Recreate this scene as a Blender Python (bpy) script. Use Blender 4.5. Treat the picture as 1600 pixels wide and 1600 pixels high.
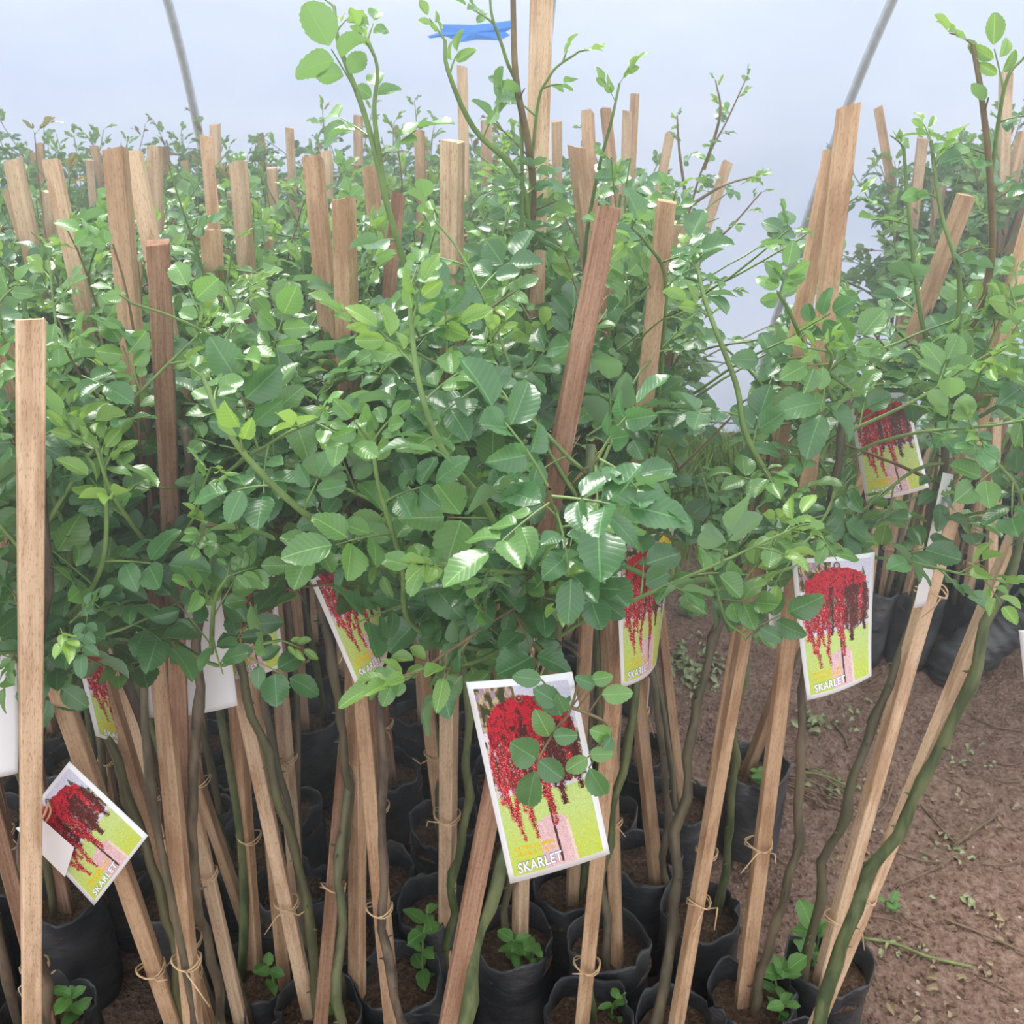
import bpy, math, random
import numpy as np
from mathutils import Vector, Matrix, Quaternion, noise as mnoise

for o in list(bpy.data.objects):
    bpy.data.objects.remove(o)
S = bpy.context.scene
COL = S.collection
R = math.radians
PI = math.pi

# ------------------------------------------------------------------ camera, world, sun, exposure
CAM_H, PITCH, FPX = 1.5, R(24.0), 1500.0
cam_d = bpy.data.cameras.new('camera')
cam = bpy.data.objects.new('camera', cam_d)
COL.objects.link(cam)
cam.location = (0, 0, CAM_H)
cam.rotation_euler = (PI / 2 - PITCH, 0, 0)
cam_d.sensor_width = 36.0
cam_d.sensor_fit = 'HORIZONTAL'
cam_d.lens = 36.0 * FPX / 1600.0
cam_d.clip_start = 0.02
cam_d.dof.use_dof = True
cam_d.dof.focus_distance = 1.05
cam_d.dof.aperture_fstop = 18.0
S.camera = cam

world = bpy.data.worlds.new('overcast_sky')
S.world = world
world.use_nodes = True
wbg = world.node_tree.nodes['Background']
wbg.inputs['Color'].default_value = (0.90, 0.955, 1.0, 1)
wbg.inputs['Strength'].default_value = 1.0

sun_d = bpy.data.lights.new('sun', 'SUN')
sun_d.energy = 3.0
sun_d.angle = R(24)
sun_d.color = (1.0, 0.96, 0.9)
sun = bpy.data.objects.new('sun', sun_d)
COL.objects.link(sun)
sun.rotation_euler = Vector((0.3, -0.62, -1.0)).to_track_quat('-Z', 'Y').to_euler()

S.view_settings.view_transform = 'Standard'
S.view_settings.look = 'None'
S.view_settings.gamma = 1.0
S.view_settings.use_curve_mapping = False
S.view_settings.exposure = 0.95

# ------------------------------------------------------------------ helpers
CP, SP = math.cos(PITCH), math.sin(PITCH)
def ray(px, py):
    xc = (px - 800) / FPX
    yc = (800 - py) / FPX
    return Vector((xc, CP + yc * SP, yc * CP - SP))
def W(px, py, Y):                       # the point seen at px,py that stands Y metres away along the floor
    d = ray(px, py)
    return Vector((0, 0, CAM_H)) + d * (Y / d.y)
def WZ(px, py, z):                      # the point seen at px,py at height z
    d = ray(px, py)
    return Vector((0, 0, CAM_H)) + d * ((z - CAM_H) / d.z)

def mesh_obj(name, verts, faces, mat, parent=None, smooth=True, uvs=None):
    me = bpy.data.meshes.new(name)
    me.from_pydata([tuple(v) for v in verts], [], faces)
    if uvs is not None:
        ul = me.uv_layers.new(name='UVMap')
        vi = np.empty(len(me.loops), dtype=np.int32)
        me.loops.foreach_get('vertex_index', vi)
        ul.data.foreach_set('uv', np.asarray(uvs, dtype=np.float32)[vi].ravel())
    if mat is not None:
        me.materials.append(mat)
    if smooth:
        me.polygons.foreach_set('use_smooth', np.ones(len(me.polygons), dtype=bool))
    me.update()
    return link(name, me, parent)
def link(name, me, parent=None):
    o = bpy.data.objects.new(name, me)
    COL.objects.link(o)
    if parent is not None:
        o.parent = parent
    return o
def empty(name, loc):
    o = bpy.data.objects.new(name, None)
    o.empty_display_size = 0.05
    o.location = loc
    COL.objects.link(o)
    return o
def tag(o, label, cat, group=None, kind=None):
    o['label'] = label
    o['category'] = cat
    if group: o['group'] = group
    if kind: o['kind'] = kind
    return o

class MB:
    """collects shapes for one mesh"""
    def __init__(self):
        self.v, self.f = [], []
    def tube(self, pts, radii, n=6, cap=True, rnd=None, amp=0.0):
        pts = [Vector(p) for p in pts]
        base = len(self.v)
        t0 = (pts[1] - pts[0]).normalized()
        up = Vector((0, 0, 1)) if abs(t0.z) < 0.9 else Vector((1, 0, 0))
        a = t0.cross(up).normalized()
        for i, p in enumerate(pts):
            t = (pts[min(i + 1, len(pts) - 1)] - pts[max(i - 1, 0)]).normalized()
            a = (a - t * a.dot(t))
            if a.length < 1e-6: a = t.orthogonal()
            a.normalize()
            b = t.cross(a)
            r = radii[i] if isinstance(radii, (list, tuple)) else radii
            for k in range(n):
                th = 2 * PI * k / n
                rr = r * (1 + (rnd.uniform(-amp, amp) if rnd else 0))
                self.v.append(p + (a * math.cos(th) + b * math.sin(th)) * rr)
        for i in range(len(pts) - 1):
            for k in range(n):
                k2 = (k + 1) % n
                self.f.append((base + i * n + k, base + i * n + k2, base + (i + 1) * n + k2, base + (i + 1) * n + k))
        if cap:
            self.f.append(tuple(base + k for k in reversed(range(n))))
            self.f.append(tuple(base + (len(pts) - 1) * n + k for k in range(n)))
    def add(self, verts, faces):
        b = len(self.v)
        self.v += [Vector(v) for v in verts]
        self.f += [tuple(b + i for i in f) for f in faces]
    def build(self, name, mat, parent=None, smooth=True, off=None):
        vs = self.v if off is None else [v - off for v in self.v]
        return mesh_obj(name, vs, self.f, mat, parent, smooth)

def catmull(pts, per=6):
    pts = [Vector(p) for p in pts]
    P = [pts[0] * 2 - pts[1]] + pts + [pts[-1] * 2 - pts[-2]]
    out = []
    for i in range(1, len(P) - 2):
        for k in range(per):
            t = k / per
            p0, p1, p2, p3 = P[i - 1], P[i], P[i + 1], P[i + 2]
            out.append(0.5 * ((2 * p1) + (p2 - p0) * t + (2 * p0 - 5 * p1 + 4 * p2 - p3) * t * t + (3 * p1 - p0 - 3 * p2 + p3) * t ** 3))
    out.append(pts[-1])
    return out

# ------------------------------------------------------------------ materials
class NT:
    def __init__(self, name):
        self.m = bpy.data.materials.new(name)
        self.m.use_nodes = True
        self.t = self.m.node_tree
        self.b = self.t.nodes['Principled BSDF']
        self.out = self.t.nodes['Material Output']
    def n(self, typ, **kw):
        x = self.t.nodes.new(typ)
        for k, v in kw.items():
            if k.startswith('i_'):
                x.inputs[k[2:].replace('_', ' ')].default_value = v
            else:
                setattr(x, k, v)
        return x
    def l(self, a, b):
        self.t.links.new(a, b)
    def ramp(self, fac, stops):
        r = self.n('ShaderNodeValToRGB')
        el = r.color_ramp.elements
        while len(el) < len(stops): el.new(0.5)
        for e, (p, c) in zip(el, stops):
            e.position = p
            e.color = (c[0], c[1], c[2], 1)
        self.l(fac, r.inputs['Fac'])
        return r.outputs['Color']
    def noise(self, vec, scale, detail=4, rough=0.55):
        x = self.n('ShaderNodeTexNoise')
        x.inputs['Scale'].default_value = scale
        x.inputs['Detail'].default_value = detail
        x.inputs['Roughness'].default_value = rough
        if vec is not None: self.l(vec, x.inputs['Vector'])
        return x
    def mapping(self, vec, scale):
        x = self.n('ShaderNodeMapping')
        x.inputs['Scale'].default_value = scale
        self.l(vec, x.inputs['Vector'])
        return x.outputs['Vector']
    def mix(self, fac, a, b, mode='MIX'):
        x = self.n('ShaderNodeMix', data_type='RGBA', blend_type=mode)
        for s, v in ((x.inputs[0], fac), (x.inputs[6], a), (x.inputs[7], b)):
            if isinstance(v, (int, float)): s.default_value = v
            elif isinstance(v, tuple): s.default_value = (v[0], v[1], v[2], 1)
            else: self.l(v, s)
        return x.outputs[2]
    def math(self, op, a, b=None, clamp=False):
        x = self.n('ShaderNodeMath', operation=op, use_clamp=clamp)
        for s, v in zip(x.inputs, (a, b)):
            if v is None: continue
            if isinstance(v, (int, float)): s.default_value = v
            else: self.l(v, s)
        return x.outputs[0]
    def bump(self, h, strength=0.3, dist=0.002):
        x = self.n('ShaderNodeBump')
        x.inputs['Strength'].default_value = strength
        x.inputs['Distance'].default_value = dist
        self.l(h, x.inputs['Height'])
        self.l(x.outputs['Normal'], self.b.inputs['Normal'])
        return x.outputs['Normal']

def simple_mat(name, col, rough=0.6, spec=0.4, scale=30, var=0.3, bump=0.2, dist=0.001):
    m = NT(name)
    tc = m.n('ShaderNodeTexCoord')
    nz = m.noise(tc.outputs['Object'], scale)
    c = m.ramp(nz.outputs['Fac'], [(0.25, tuple(x * (1 - var) for x in col)), (0.75, tuple(min(1, x * (1 + var)) for x in col))])
    m.l(c, m.b.inputs['Base Color'])
    m.b.inputs['Roughness'].default_value = rough
    m.b.inputs['Specular IOR Level'].default_value = spec
    if bump: m.bump(nz.outputs['Fac'], bump, dist)
    return m.m

def wood_mat(name, c_lo, c_hi, c_knot, rough=0.75, saw=0.1):
    m = NT(name)
    tc = m.n('ShaderNodeTexCoord')
    oi = m.n('ShaderNodeObjectInfo')
    off = m.n('ShaderNodeVectorMath', operation='ADD')
    m.l(tc.outputs['Object'], off.inputs[0])
    m.l(oi.outputs['Random'], off.inputs[1])
    grain = m.noise(m.mapping(off.outputs[0], (300, 300, 9)), 1.0, 5, 0.6)
    blot = m.noise(m.mapping(off.outputs[0], (45, 45, 10)), 1.0, 3, 0.5)
    sawn = m.n('ShaderNodeTexWave', wave_type='BANDS', bands_direction='Z')
    sawn.inputs['Scale'].default_value = 38
    sawn.inputs['Distortion'].default_value = 9.0
    sawn.inputs['Detail'].default_value = 3.0
    sawn.inputs['Detail Scale'].default_value = 6.0
    m.l(off.outputs[0], sawn.inputs['Vector'])
    c = m.ramp(grain.outputs['Fac'], [(0.25, c_lo), (0.7, c_hi)])
    dark = m.ramp(blot.outputs['Fac'], [(0.38, (0.62, 0.52, 0.45)), (0.55, (1, 1, 1))])
    c = m.mix(0.75, c, dark, 'MULTIPLY')
    c = m.mix(m.math('MULTIPLY', sawn.outputs['Fac'], saw * 0.45), c, c_knot)
    fl = m.noise(m.mapping(off.outputs[0], (900, 900, 160)), 1.0, 2, 0.5)
    c = m.mix(0.6, c, m.ramp(fl.outputs['Fac'], [(0.33, (0.55, 0.45, 0.38)), (0.45, (1, 1, 1))]), 'MULTIPLY')
    hsv = m.n('ShaderNodeHueSaturation')
    m.l(c, hsv.inputs['Color'])
    vadd = m.math('ADD', m.math('MULTIPLY', oi.outputs['Random'], 0.3), 0.85)
    m.l(vadd, hsv.inputs['Value'])
    m.l(hsv.outputs['Color'], m.b.inputs['Base Color'])
    m.b.inputs['Roughness'].default_value = rough
    m.b.inputs['Specular IOR Level'].default_value = 0.25
    h = m.math('ADD', grain.outputs['Fac'], m.math('MULTIPLY', sawn.outputs['Fac'], saw))
    m.bump(h, 0.45, 0.0012)
    return m.m

def leaf_mat(name, dark, light, under, rough=0.33, trans=0.3, tcol=(0.2, 0.45, 0.09)):
    m = NT(name)
    uv = m.n('ShaderNodeUVMap', uv_map='UVMap')
    sep = m.n('ShaderNodeSeparateXYZ')
    m.l(uv.outputs['UV'], sep.inputs[0])
    oi = m.n('ShaderNodeObjectInfo')
    geo = m.n('ShaderNodeNewGeometry')
    u, v = sep.outputs[0], sep.outputs[1]
    av = m.math('ABSOLUTE', m.math('SUBTRACT', v, 0.5))
    mid = m.math('LESS_THAN', av, 0.018)
    # side veins run forward from the midrib
    ph = m.math('MULTIPLY', m.math('SUBTRACT', u, m.math('MULTIPLY', av, 0.55)), 25.0)
    vein = m.math('POWER', m.math('ABSOLUTE', m.math('SINE', ph)), 0.45)
    tc = m.n('ShaderNodeTexCoord')
    blot = m.noise(tc.outputs['Object'], 55, 3)
    f = m.math('ADD', m.math('MULTIPLY', oi.outputs['Random'], 0.65), m.math('MULTIPLY', blot.outputs['Fac'], 0.35))
    c = m.mix(f, dark, light)
    c = m.mix(m.math('MULTIPLY', m.math('SUBTRACT', 1.0, vein), 0.28), c, tuple(x * 1.5 for x in light))
    c = m.mix(m.math('MULTIPLY', mid, 0.5), c, tuple(min(1, x * 2.2) for x in light))
    c = m.mix(m.math('MULTIPLY', geo.outputs['Backfacing'], 0.8), c, under)
    m.l(c, m.b.inputs['Base Color'])
    rr = m.math('ADD', m.math('MULTIPLY', geo.outputs['Backfacing'], 0.3), rough)
    m.l(rr, m.b.inputs['Roughness'])
    m.b.inputs['Specular IOR Level'].default_value = 0.75
    nb = m.bump(vein, 0.3, 0.0004)
    tr = m.n('ShaderNodeBsdfTranslucent')
    m.l(m.mix(0.5, c, tcol), tr.inputs['Color'])
    mx = m.n('ShaderNodeMixShader')
    mx.inputs[0].default_value = trans
    m.l(m.b.outputs[0], mx.inputs[1])
    m.l(tr.outputs[0], mx.inputs[2])
    m.l(mx.outputs[0], m.out.inputs['Surface'])
    return m.m

def bark_mat(name, c1, c2, c3, rough=0.55):
    m = NT(name)
    tc = m.n('ShaderNodeTexCoord')
    oi = m.n('ShaderNodeObjectInfo')
    a = m.noise(m.mapping(tc.outputs['Object'], (60, 60, 14)), 1.0, 4)
    b = m.noise(tc.outputs['Object'], 9.0, 3)
    c = m.ramp(a.outputs['Fac'], [(0.4, c1), (0.6, c2)])
    k = m.math('ADD', m.math('MULTIPLY', b.outputs['Fac'], 1.4), m.math('SUBTRACT', oi.outputs['Random'], 1.0), clamp=True)
    c = m.mix(k, c, c3)
    m.l(c, m.b.inputs['Base Color'])
    m.b.inputs['Roughness'].default_value = rough
    m.bump(a.outputs['Fac'], 0.7, 0.002)
    return m.m

M = {}
M['wood_pale'] = wood_mat('pale_sawn_wood', (0.49, 0.32, 0.195), (0.68, 0.49, 0.335), (0.36, 0.19, 0.09))
M['wood_tan'] = wood_mat('tan_sawn_wood', (0.38, 0.225, 0.125), (0.56, 0.37, 0.23), (0.3, 0.14, 0.06))
M['wood_brown'] = wood_mat('barky_brown_wood', (0.20, 0.10, 0.06), (0.42, 0.25, 0.16), (0.15, 0.06, 0.03), 0.85, 0.22)
M['splinter'] = simple_mat('torn_wood_fibre', (0.55, 0.35, 0.18), 0.8, 0.2, 60, 0.3)
M['leaf'] = leaf_mat('rose_leaf', (0.038, 0.118, 0.045), (0.098, 0.235, 0.075), (0.16, 0.27, 0.14), 0.30)
M['leaf_mid'] = leaf_mat('fresh_rose_leaf', (0.08, 0.19, 0.055), (0.17, 0.34, 0.08), (0.18, 0.31, 0.13), 0.30, 0.32, (0.25, 0.5, 0.08))
M['leaf_young'] = leaf_mat('young_rose_leaf', (0.12, 0.26, 0.05), (0.25, 0.42, 0.08), (0.24, 0.40, 0.10), 0.36, 0.36, (0.36, 0.56, 0.08))
M['leaf_red'] = leaf_mat('reddish_young_leaf', (0.14, 0.13, 0.05), (0.2, 0.2, 0.07), (0.28, 0.2, 0.1), 0.4, 0.35, (0.45, 0.3, 0.06))
M['leaf_yellow'] = leaf_mat('yellowed_leaf', (0.65, 0.40, 0.03), (0.8, 0.55, 0.05), (0.7, 0.5, 0.1), 0.5, 0.3, (0.8, 0.6, 0.1))
M['weed_leaf'] = leaf_mat('weed_leaf', (0.05, 0.16, 0.03), (0.15, 0.33, 0.06), (0.15, 0.3, 0.1), 0.5, 0.3)
M['shoot'] = simple_mat('green_shoot_bark', (0.14, 0.22, 0.06), 0.45, 0.4, 40, 0.35, 0.15)
M['shoot_brown'] = simple_mat('brown_shoot_bark', (0.17, 0.12, 0.06), 0.55, 0.3, 40, 0.4, 0.2)
M['stem_green'] = bark_mat('green_cane_bark', (0.045, 0.065, 0.02), (0.115, 0.135, 0.05), (0.14, 0.10, 0.055))
M['stem_brown'] = bark_mat('brown_cane_bark', (0.055, 0.038, 0.026), (0.15, 0.105, 0.068), (0.09, 0.09, 0.04))
M['raffia'] = simple_mat('raffia_string', (0.62, 0.42, 0.24), 0.7, 0.2, 80, 0.25, 0.1)
M['card'] = simple_mat('white_card', (0.80, 0.78, 0.80), 0.45, 0.4, 5, 0.03, 0)
M['letter_white'] = simple_mat('white_letter_print', (0.9, 0.9, 0.92), 0.45, 0.4, 5, 0.02, 0)
M['letter_edge'] = simple_mat('grey_letter_edge', (0.20, 0.20, 0.30), 0.45, 0.4, 5, 0.02, 0)
M['pipe'] = simple_mat('galvanised_pipe', (0.6, 0.61, 0.62), 0.4, 0.6, 25, 0.2, 0.1)
M['pipe'].node_tree.nodes['Principled BSDF'].inputs['Metallic'].default_value = 0.5
M['blue'] = simple_mat('blue_plastic_strip', (0.0, 0.25, 1.0), 0.4, 0.5, 8, 0.25, 0.0)
M['twig'] = simple_mat('dry_twig', (0.19, 0.13, 0.085), 0.8, 0.2, 50, 0.4)
M['twig_green'] = simple_mat('green_twig', (0.2, 0.24, 0.09), 0.7, 0.2, 50, 0.4)
M['dry_leaf'] = leaf_mat('dry_leaf', (0.22, 0.15, 0.08), (0.42, 0.33, 0.2), (0.4, 0.33, 0.22), 0.7, 0.15, (0.4, 0.3, 0.1))
M['wilted'] = leaf_mat('wilted_green_leaf', (0.2, 0.24, 0.1), (0.4, 0.43, 0.24), (0.42, 0.43, 0.3), 0.7, 0.15, (0.4, 0.45, 0.15))
M['stone'] = simple_mat('pale_pebble', (0.45, 0.36, 0.28), 0.8, 0.3, 40, 0.3)
M['grass'] = simple_mat('grass_blade', (0.24, 0.38, 0.08), 0.5, 0.3, 3, 0.5, 0)

def print_mat():
    m = NT('printed_rose_picture')
    a = m.n('ShaderNodeVertexColor', layer_name='print')
    m.l(a.outputs['Color'], m.b.inputs['Base Color'])
    m.b.inputs['Roughness'].default_value = 0.4
    m.b.inputs['Specular IOR Level'].default_value = 0.4
    return m.m
M['print'] = print_mat()

def bag_mat():
    m = NT('black_polythene')
    tc = m.n('ShaderNodeTexCoord')
    oi = m.n('ShaderNodeObjectInfo')
    add = m.n('ShaderNodeVectorMath', operation='ADD')
    m.l(tc.outputs['Object'], add.inputs[0]); m.l(oi.outputs['Random'], add.inputs[1])
    a = m.noise(m.mapping(add.outputs[0], (18, 18, 40)), 1.0, 5, 0.6)
    d = m.noise(add.outputs[0], 14.0, 4)
    c = m.ramp(d.outputs['Fac'], [(0.38, (0.024, 0.026, 0.031)), (0.74, (0.092, 0.088, 0.09))])
    m.l(c, m.b.inputs['Base Color'])
    m.l(m.math('ADD', m.math('MULTIPLY', d.outputs['Fac'], 0.4), 0.22), m.b.inputs['Roughness'])
    m.bump(a.outputs['Fac'], 0.7, 0.01)
    return m.m
M['bag'] = bag_mat()

def soil_mat(name, c1, c2, c3, scale):
    m = NT(name)
    tc = m.n('ShaderNodeTexCoord')
    a = m.noise(tc.outputs['Object'], scale, 8, 0.68)
    b = m.noise(tc.outputs['Object'], scale * 0.06, 4, 0.6)
    v = m.n('ShaderNodeTexVoronoi')
    v.inputs['Scale'].default_value = scale * 1.7
    m.l(tc.outputs['Object'], v.inputs['Vector'])
    c = m.ramp(a.outputs['Fac'], [(0.34, c1), (0.5, c2), (0.68, c3)])
    c = m.mix(m.math('MULTIPLY', b.outputs['Fac'], 0.5), c, tuple(x * 0.72 for x in c2))
    m.l(c, m.b.inputs['Base Color'])
    m.b.inputs['Roughness'].default_value = 0.9
    m.b.inputs['Specular IOR Level'].default_value = 0.2
    h = m.math('ADD', a.outputs['Fac'], m.math('MULTIPLY', v.outputs['Distance'], 0.5))
    m.bump(h, 1.0, 0.02)
    return m.m
M['ground'] = soil_mat('trodden_brown_earth', (0.22, 0.122, 0.086), (0.41, 0.255, 0.19), (0.60, 0.44, 0.345), 75)
M['soil'] = soil_mat('potting_soil', (0.09, 0.052, 0.032), (0.22, 0.125, 0.08), (0.42, 0.27, 0.18), 120)

def film_mat():
    m = NT('milky_polythene_film')
    tc = m.n('ShaderNodeTexCoord')
    a = m.noise(m.mapping(tc.outputs['Object'], (0.7, 1.2, 1.6)), 1.0, 3)
    c = m.ramp(a.outputs['Fac'], [(0.3, (0.30, 0.35, 0.465)), (0.7, (0.375, 0.42, 0.505))])
    m.l(c, m.b.inputs['Base Color'])
    m.b.inputs['Roughness'].default_value = 0.4
    m.b.inputs['Specular IOR Level'].default_value = 0.3
    w = m.noise(m.mapping(tc.outputs['Object'], (1.2, 3, 4)), 1.0, 3)
    m.bump(w.outputs['Fac'], 0.25, 0.08)
    tr = m.n('ShaderNodeBsdfTranslucent')
    m.l(c, tr.inputs['Color'])
    mx = m.n('ShaderNodeMixShader')
    mx.inputs[0].default_value = 0.62
    m.l(m.b.outputs[0], mx.inputs[1]); m.l(tr.outputs[0], mx.inputs[2])
    m.l(mx.outputs[0], m.out.inputs['Surface'])
    return m.m
M['film'] = film_mat()

# ------------------------------------------------------------------ ground and tunnel wall
def build_ground():
    # fine near the aisle, coarse beyond
    xs = np.concatenate([np.linspace(-9, -1.6, 12)[:-1], np.linspace(-1.6, 0.1, 30)[:-1], np.linspace(0.1, 1.7, 150)[:-1], np.linspace(1.7, 9, 22)])
    ys = np.concatenate([np.linspace(-3, 0.45, 8)[:-1], np.linspace(0.45, 2.6, 180)[:-1], np.linspace(2.6, 4.6, 60)[:-1], np.linspace(4.6, 14, 10)])
    V = []
    for y in ys:
        for x in xs:
            z = 0.0
            if -2 < x < 2.2 and 0.3 < y < 4.6:
                z += 0.020 * mnoise.noise((x * 2.3, y * 2.3, 0.3))
                z += 0.012 * mnoise.noise((x * 9, y * 9, 1.3))
                z += 0.010 * mnoise.noise((x * 27, y * 27, 4.0))
                z += 0.007 * mnoise.noise((x * 70, y * 70, 7.0))
            V.append((x, y, z - 0.012))
    nx = len(xs)
    F = [(j * nx + i, j * nx + i + 1, (j + 1) * nx + i + 1, (j + 1) * nx + i) for j in range(len(ys) - 1) for i in range(nx - 1)]
    g = mesh_obj('floor', V, F, M['ground'])
    tag(g, 'trodden reddish brown earth floor of the tunnel', 'ground', kind='structure')
build_ground()
def ground_z(x, y):
    return 0.020 * mnoise.noise((x * 2.3, y * 2.3, 0.3)) + 0.012 * mnoise.noise((x * 9, y * 9, 1.3)) + 0.010 * mnoise.noise((x * 27, y * 27, 4.0)) - 0.012

PROFILE = catmull([(0, 4.32, -0.05), (0, 4.27, 0.45), (0, 4.17, 0.95), (0, 4.02, 1.40), (0, 3.80, 1.80), (0, 3.45, 2.22), (0, 2.95, 2.62)], 8)
def film_y(z):
    for a, b in zip(PROFILE, PROFILE[1:]):
        if a.z <= z <= b.z:
            t = (z - a.z) / (b.z - a.z)
            return a.y + (b.y - a.y) * t
    return PROFILE[-1].y
def build_film():
    nx = 140
    V, F = [], []
    for p in PROFILE:
        for i in range(nx + 1):
            x = -7 + 14 * i / nx
            w = 0.025 * mnoise.noise((x * 1.1, p.z * 1.6, 2.0)) + 0.008 * mnoise.noise((x * 5 + p.z, p.z * 5, 5.0))
            V.append((x, p.y + 0.03 + w, p.z))
    n = nx + 1
    for j in range(len(PROFILE) - 1):
        for i in range(nx):
            F.append((j * n + i, j * n + i + 1, (j + 1) * n + i + 1, (j + 1) * n + i))
    o = mesh_obj('wall_back', V, F, M['film'])
    tag(o, 'curved wall of milky white polythene film', 'wall', kind='structure')
build_film()

def hoop(pxa, pya, pxb, pyb, label, lean_extra=0.0, r=0.016, y_off=-0.02):
    """a tunnel pipe that follows the film; the two pixels fix where it starts and how it leans sideways"""
    def on_film(px, py):
        Y = 4.0
        for _ in range(12):
            Y = film_y(W(px, py, Y).z)
        return W(px, py, Y)
    a, b = on_film(pxa, pya), on_film(pxb, pyb)
    dxdz = (b.x - a.x) / (b.z - a.z)
    pts = [Vector((a.x + (p.z - a.z) * dxdz, p.y + y_off, p.z)) for p in PROFILE]
    mb = MB(); mb.tube(pts, r, 10)
    o = mb.build('hoop_pipe', M['pipe'], off=pts[0]); o.location = pts[0]
    tag(o, label, 'pipe', 'tunnel hoops')
hoop(292, 110, 262, -8, 'thin grey tunnel pipe curving up bare film beside the blue strip', r=0.017)
bpy.data.objects['hoop_pipe']['label'] = 'thin grey tunnel pipe above the twin pale stakes'
hoop(840, 220, 862, 0, 'thin grey tunnel pipe half hidden behind the tallest stake', r=0.017)
hoop(1300, 225, 1392, 0, 'thin grey tunnel pipe rising behind the broad twin stakes', r=0.018)

# blue strip stuck to the film
def blue_strip():
    out = [(668, 57), (688, 50), (692, 38), (740, 39), (770, 36), (806, 31), (804, 42), (790, 50), (797, 55), (782, 63), (745, 62), (716, 67), (704, 60), (690, 54), (672, 60)]
    Y0 = film_y(W(740, 50, 3.8).z) - 0.03
    pts = [W(x, y, Y0) for x, y in out]
    c = sum(pts, Vector()) / len(pts)
    rn = random.Random(3)
    V = [p - c + Vector((0, rn.uniform(-0.008, 0.002), 0)) for p in pts]
    n = len(V)
    mid = Vector((0, -0.006, 0))
    V2 = [mid] + V + [v + Vector((0, 0.004, 0)) for v in V] + [mid + Vector((0, 0.004, 0))]
    F = [(0, 1 + i, 1 + (i + 1) % n) for i in range(n)] + [(2 * n + 1, 1 + n + (i + 1) % n, 1 + n + i) for i in range(n)]
    F += [(1 + i, 1 + n + i, 1 + n + (i + 1) % n, 1 + (i + 1) % n) for i in range(n)]
    o = mesh_obj('blue_strip', V2, F, M['blue'], smooth=False)
    o.location = c
    tag(o, 'bright blue plastic strip fixed to the white tunnel film', 'plastic strip')
blue_strip()

# ------------------------------------------------------------------ leaflets
def leaflet_mesh(name, mat, L=1.0, Wd=0.72, fold=0.18, curl=0.15, wave=0.04, n=9, teeth=True, seed=0, tip=0.9):
    """leaf blade along +X, unit length, base at the origin, normal +Z"""
    rn = random.Random(seed)
    V, UV, F = [], [], []
    cols = (-1.0, -0.55, 0.0, 0.55, 1.0)
    tw = rn.uniform(-0.25, 0.25)
    for i in range(n + 1):
        u = i / n
        prof = math.sin(PI * (u ** tip)) ** 0.62 if 0 < u < 1 else 0.0
        hw = 0.5 * Wd * prof
        for c in cols:
            e = 1.0
            ux = u
            if teeth and abs(c) == 1.0 and 0 < i < n:
                e = 1.04 if i % 2 else 0.955
                ux = u + (0.018 if i % 2 else 0)
            y = hw * c * e
            z = abs(c) * hw * fold * 2 - curl * u * u + wave * math.sin(u * 9 + c * 2 + seed) * abs(c) + tw * y * u * 0.6
            V.append((ux * L, y, z)); UV.append((u, 0.5 + 0.5 * c * prof))
    nc = len(cols)
    for i in range(n):
        for k in range(nc - 1):
            F.append((i * nc + k, (i + 1) * nc + k, (i + 1) * nc + k + 1, i * nc + k + 1))
    return V, F, UV
def mk_leaflet(name, mat, **kw):
    V, F, UV = leaflet_mesh(name, mat, **kw)
    me = bpy.data.meshes.new(name)
    me.from_pydata(V, [], F)
    ul = me.uv_layers.new(name='UVMap')
    vi = np.empty(len(me.loops), dtype=np.int32); me.loops.foreach_get('vertex_index', vi)
    ul.data.foreach_set('uv', np.asarray(UV, dtype=np.float32)[vi].ravel())
    me.materials.append(mat)
    me.polygons.foreach_set('use_smooth', np.ones(len(me.polygons), dtype=bool))
    me.update()
    return me
LEAFLETS = {}
for kind, mat in (('leaf', 'leaf'), ('leaf_mid', 'leaf_mid'), ('leaf_young', 'leaf_young'), ('leaf_red', 'leaf_red')):
    LEAFLETS[kind] = []
    for k in range(6):
        young = kind in ('leaf_young', 'leaf_red')
        LEAFLETS[kind].append(mk_leaflet('leaflet_blade', M[mat], Wd=(0.74, 0.66, 0.80, 0.62, 0.72, 0.84)[k] * (0.72 if young else 1),
            fold=(0.16, 0.05, 0.26, 0.34, 0.1, 0.2)[k] + (0.2 if young else 0), curl=(0.12, 0.25, 0.05, 0.18, 0.32, -0.08)[k], n=14, seed=k, wave=0.03))

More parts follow.
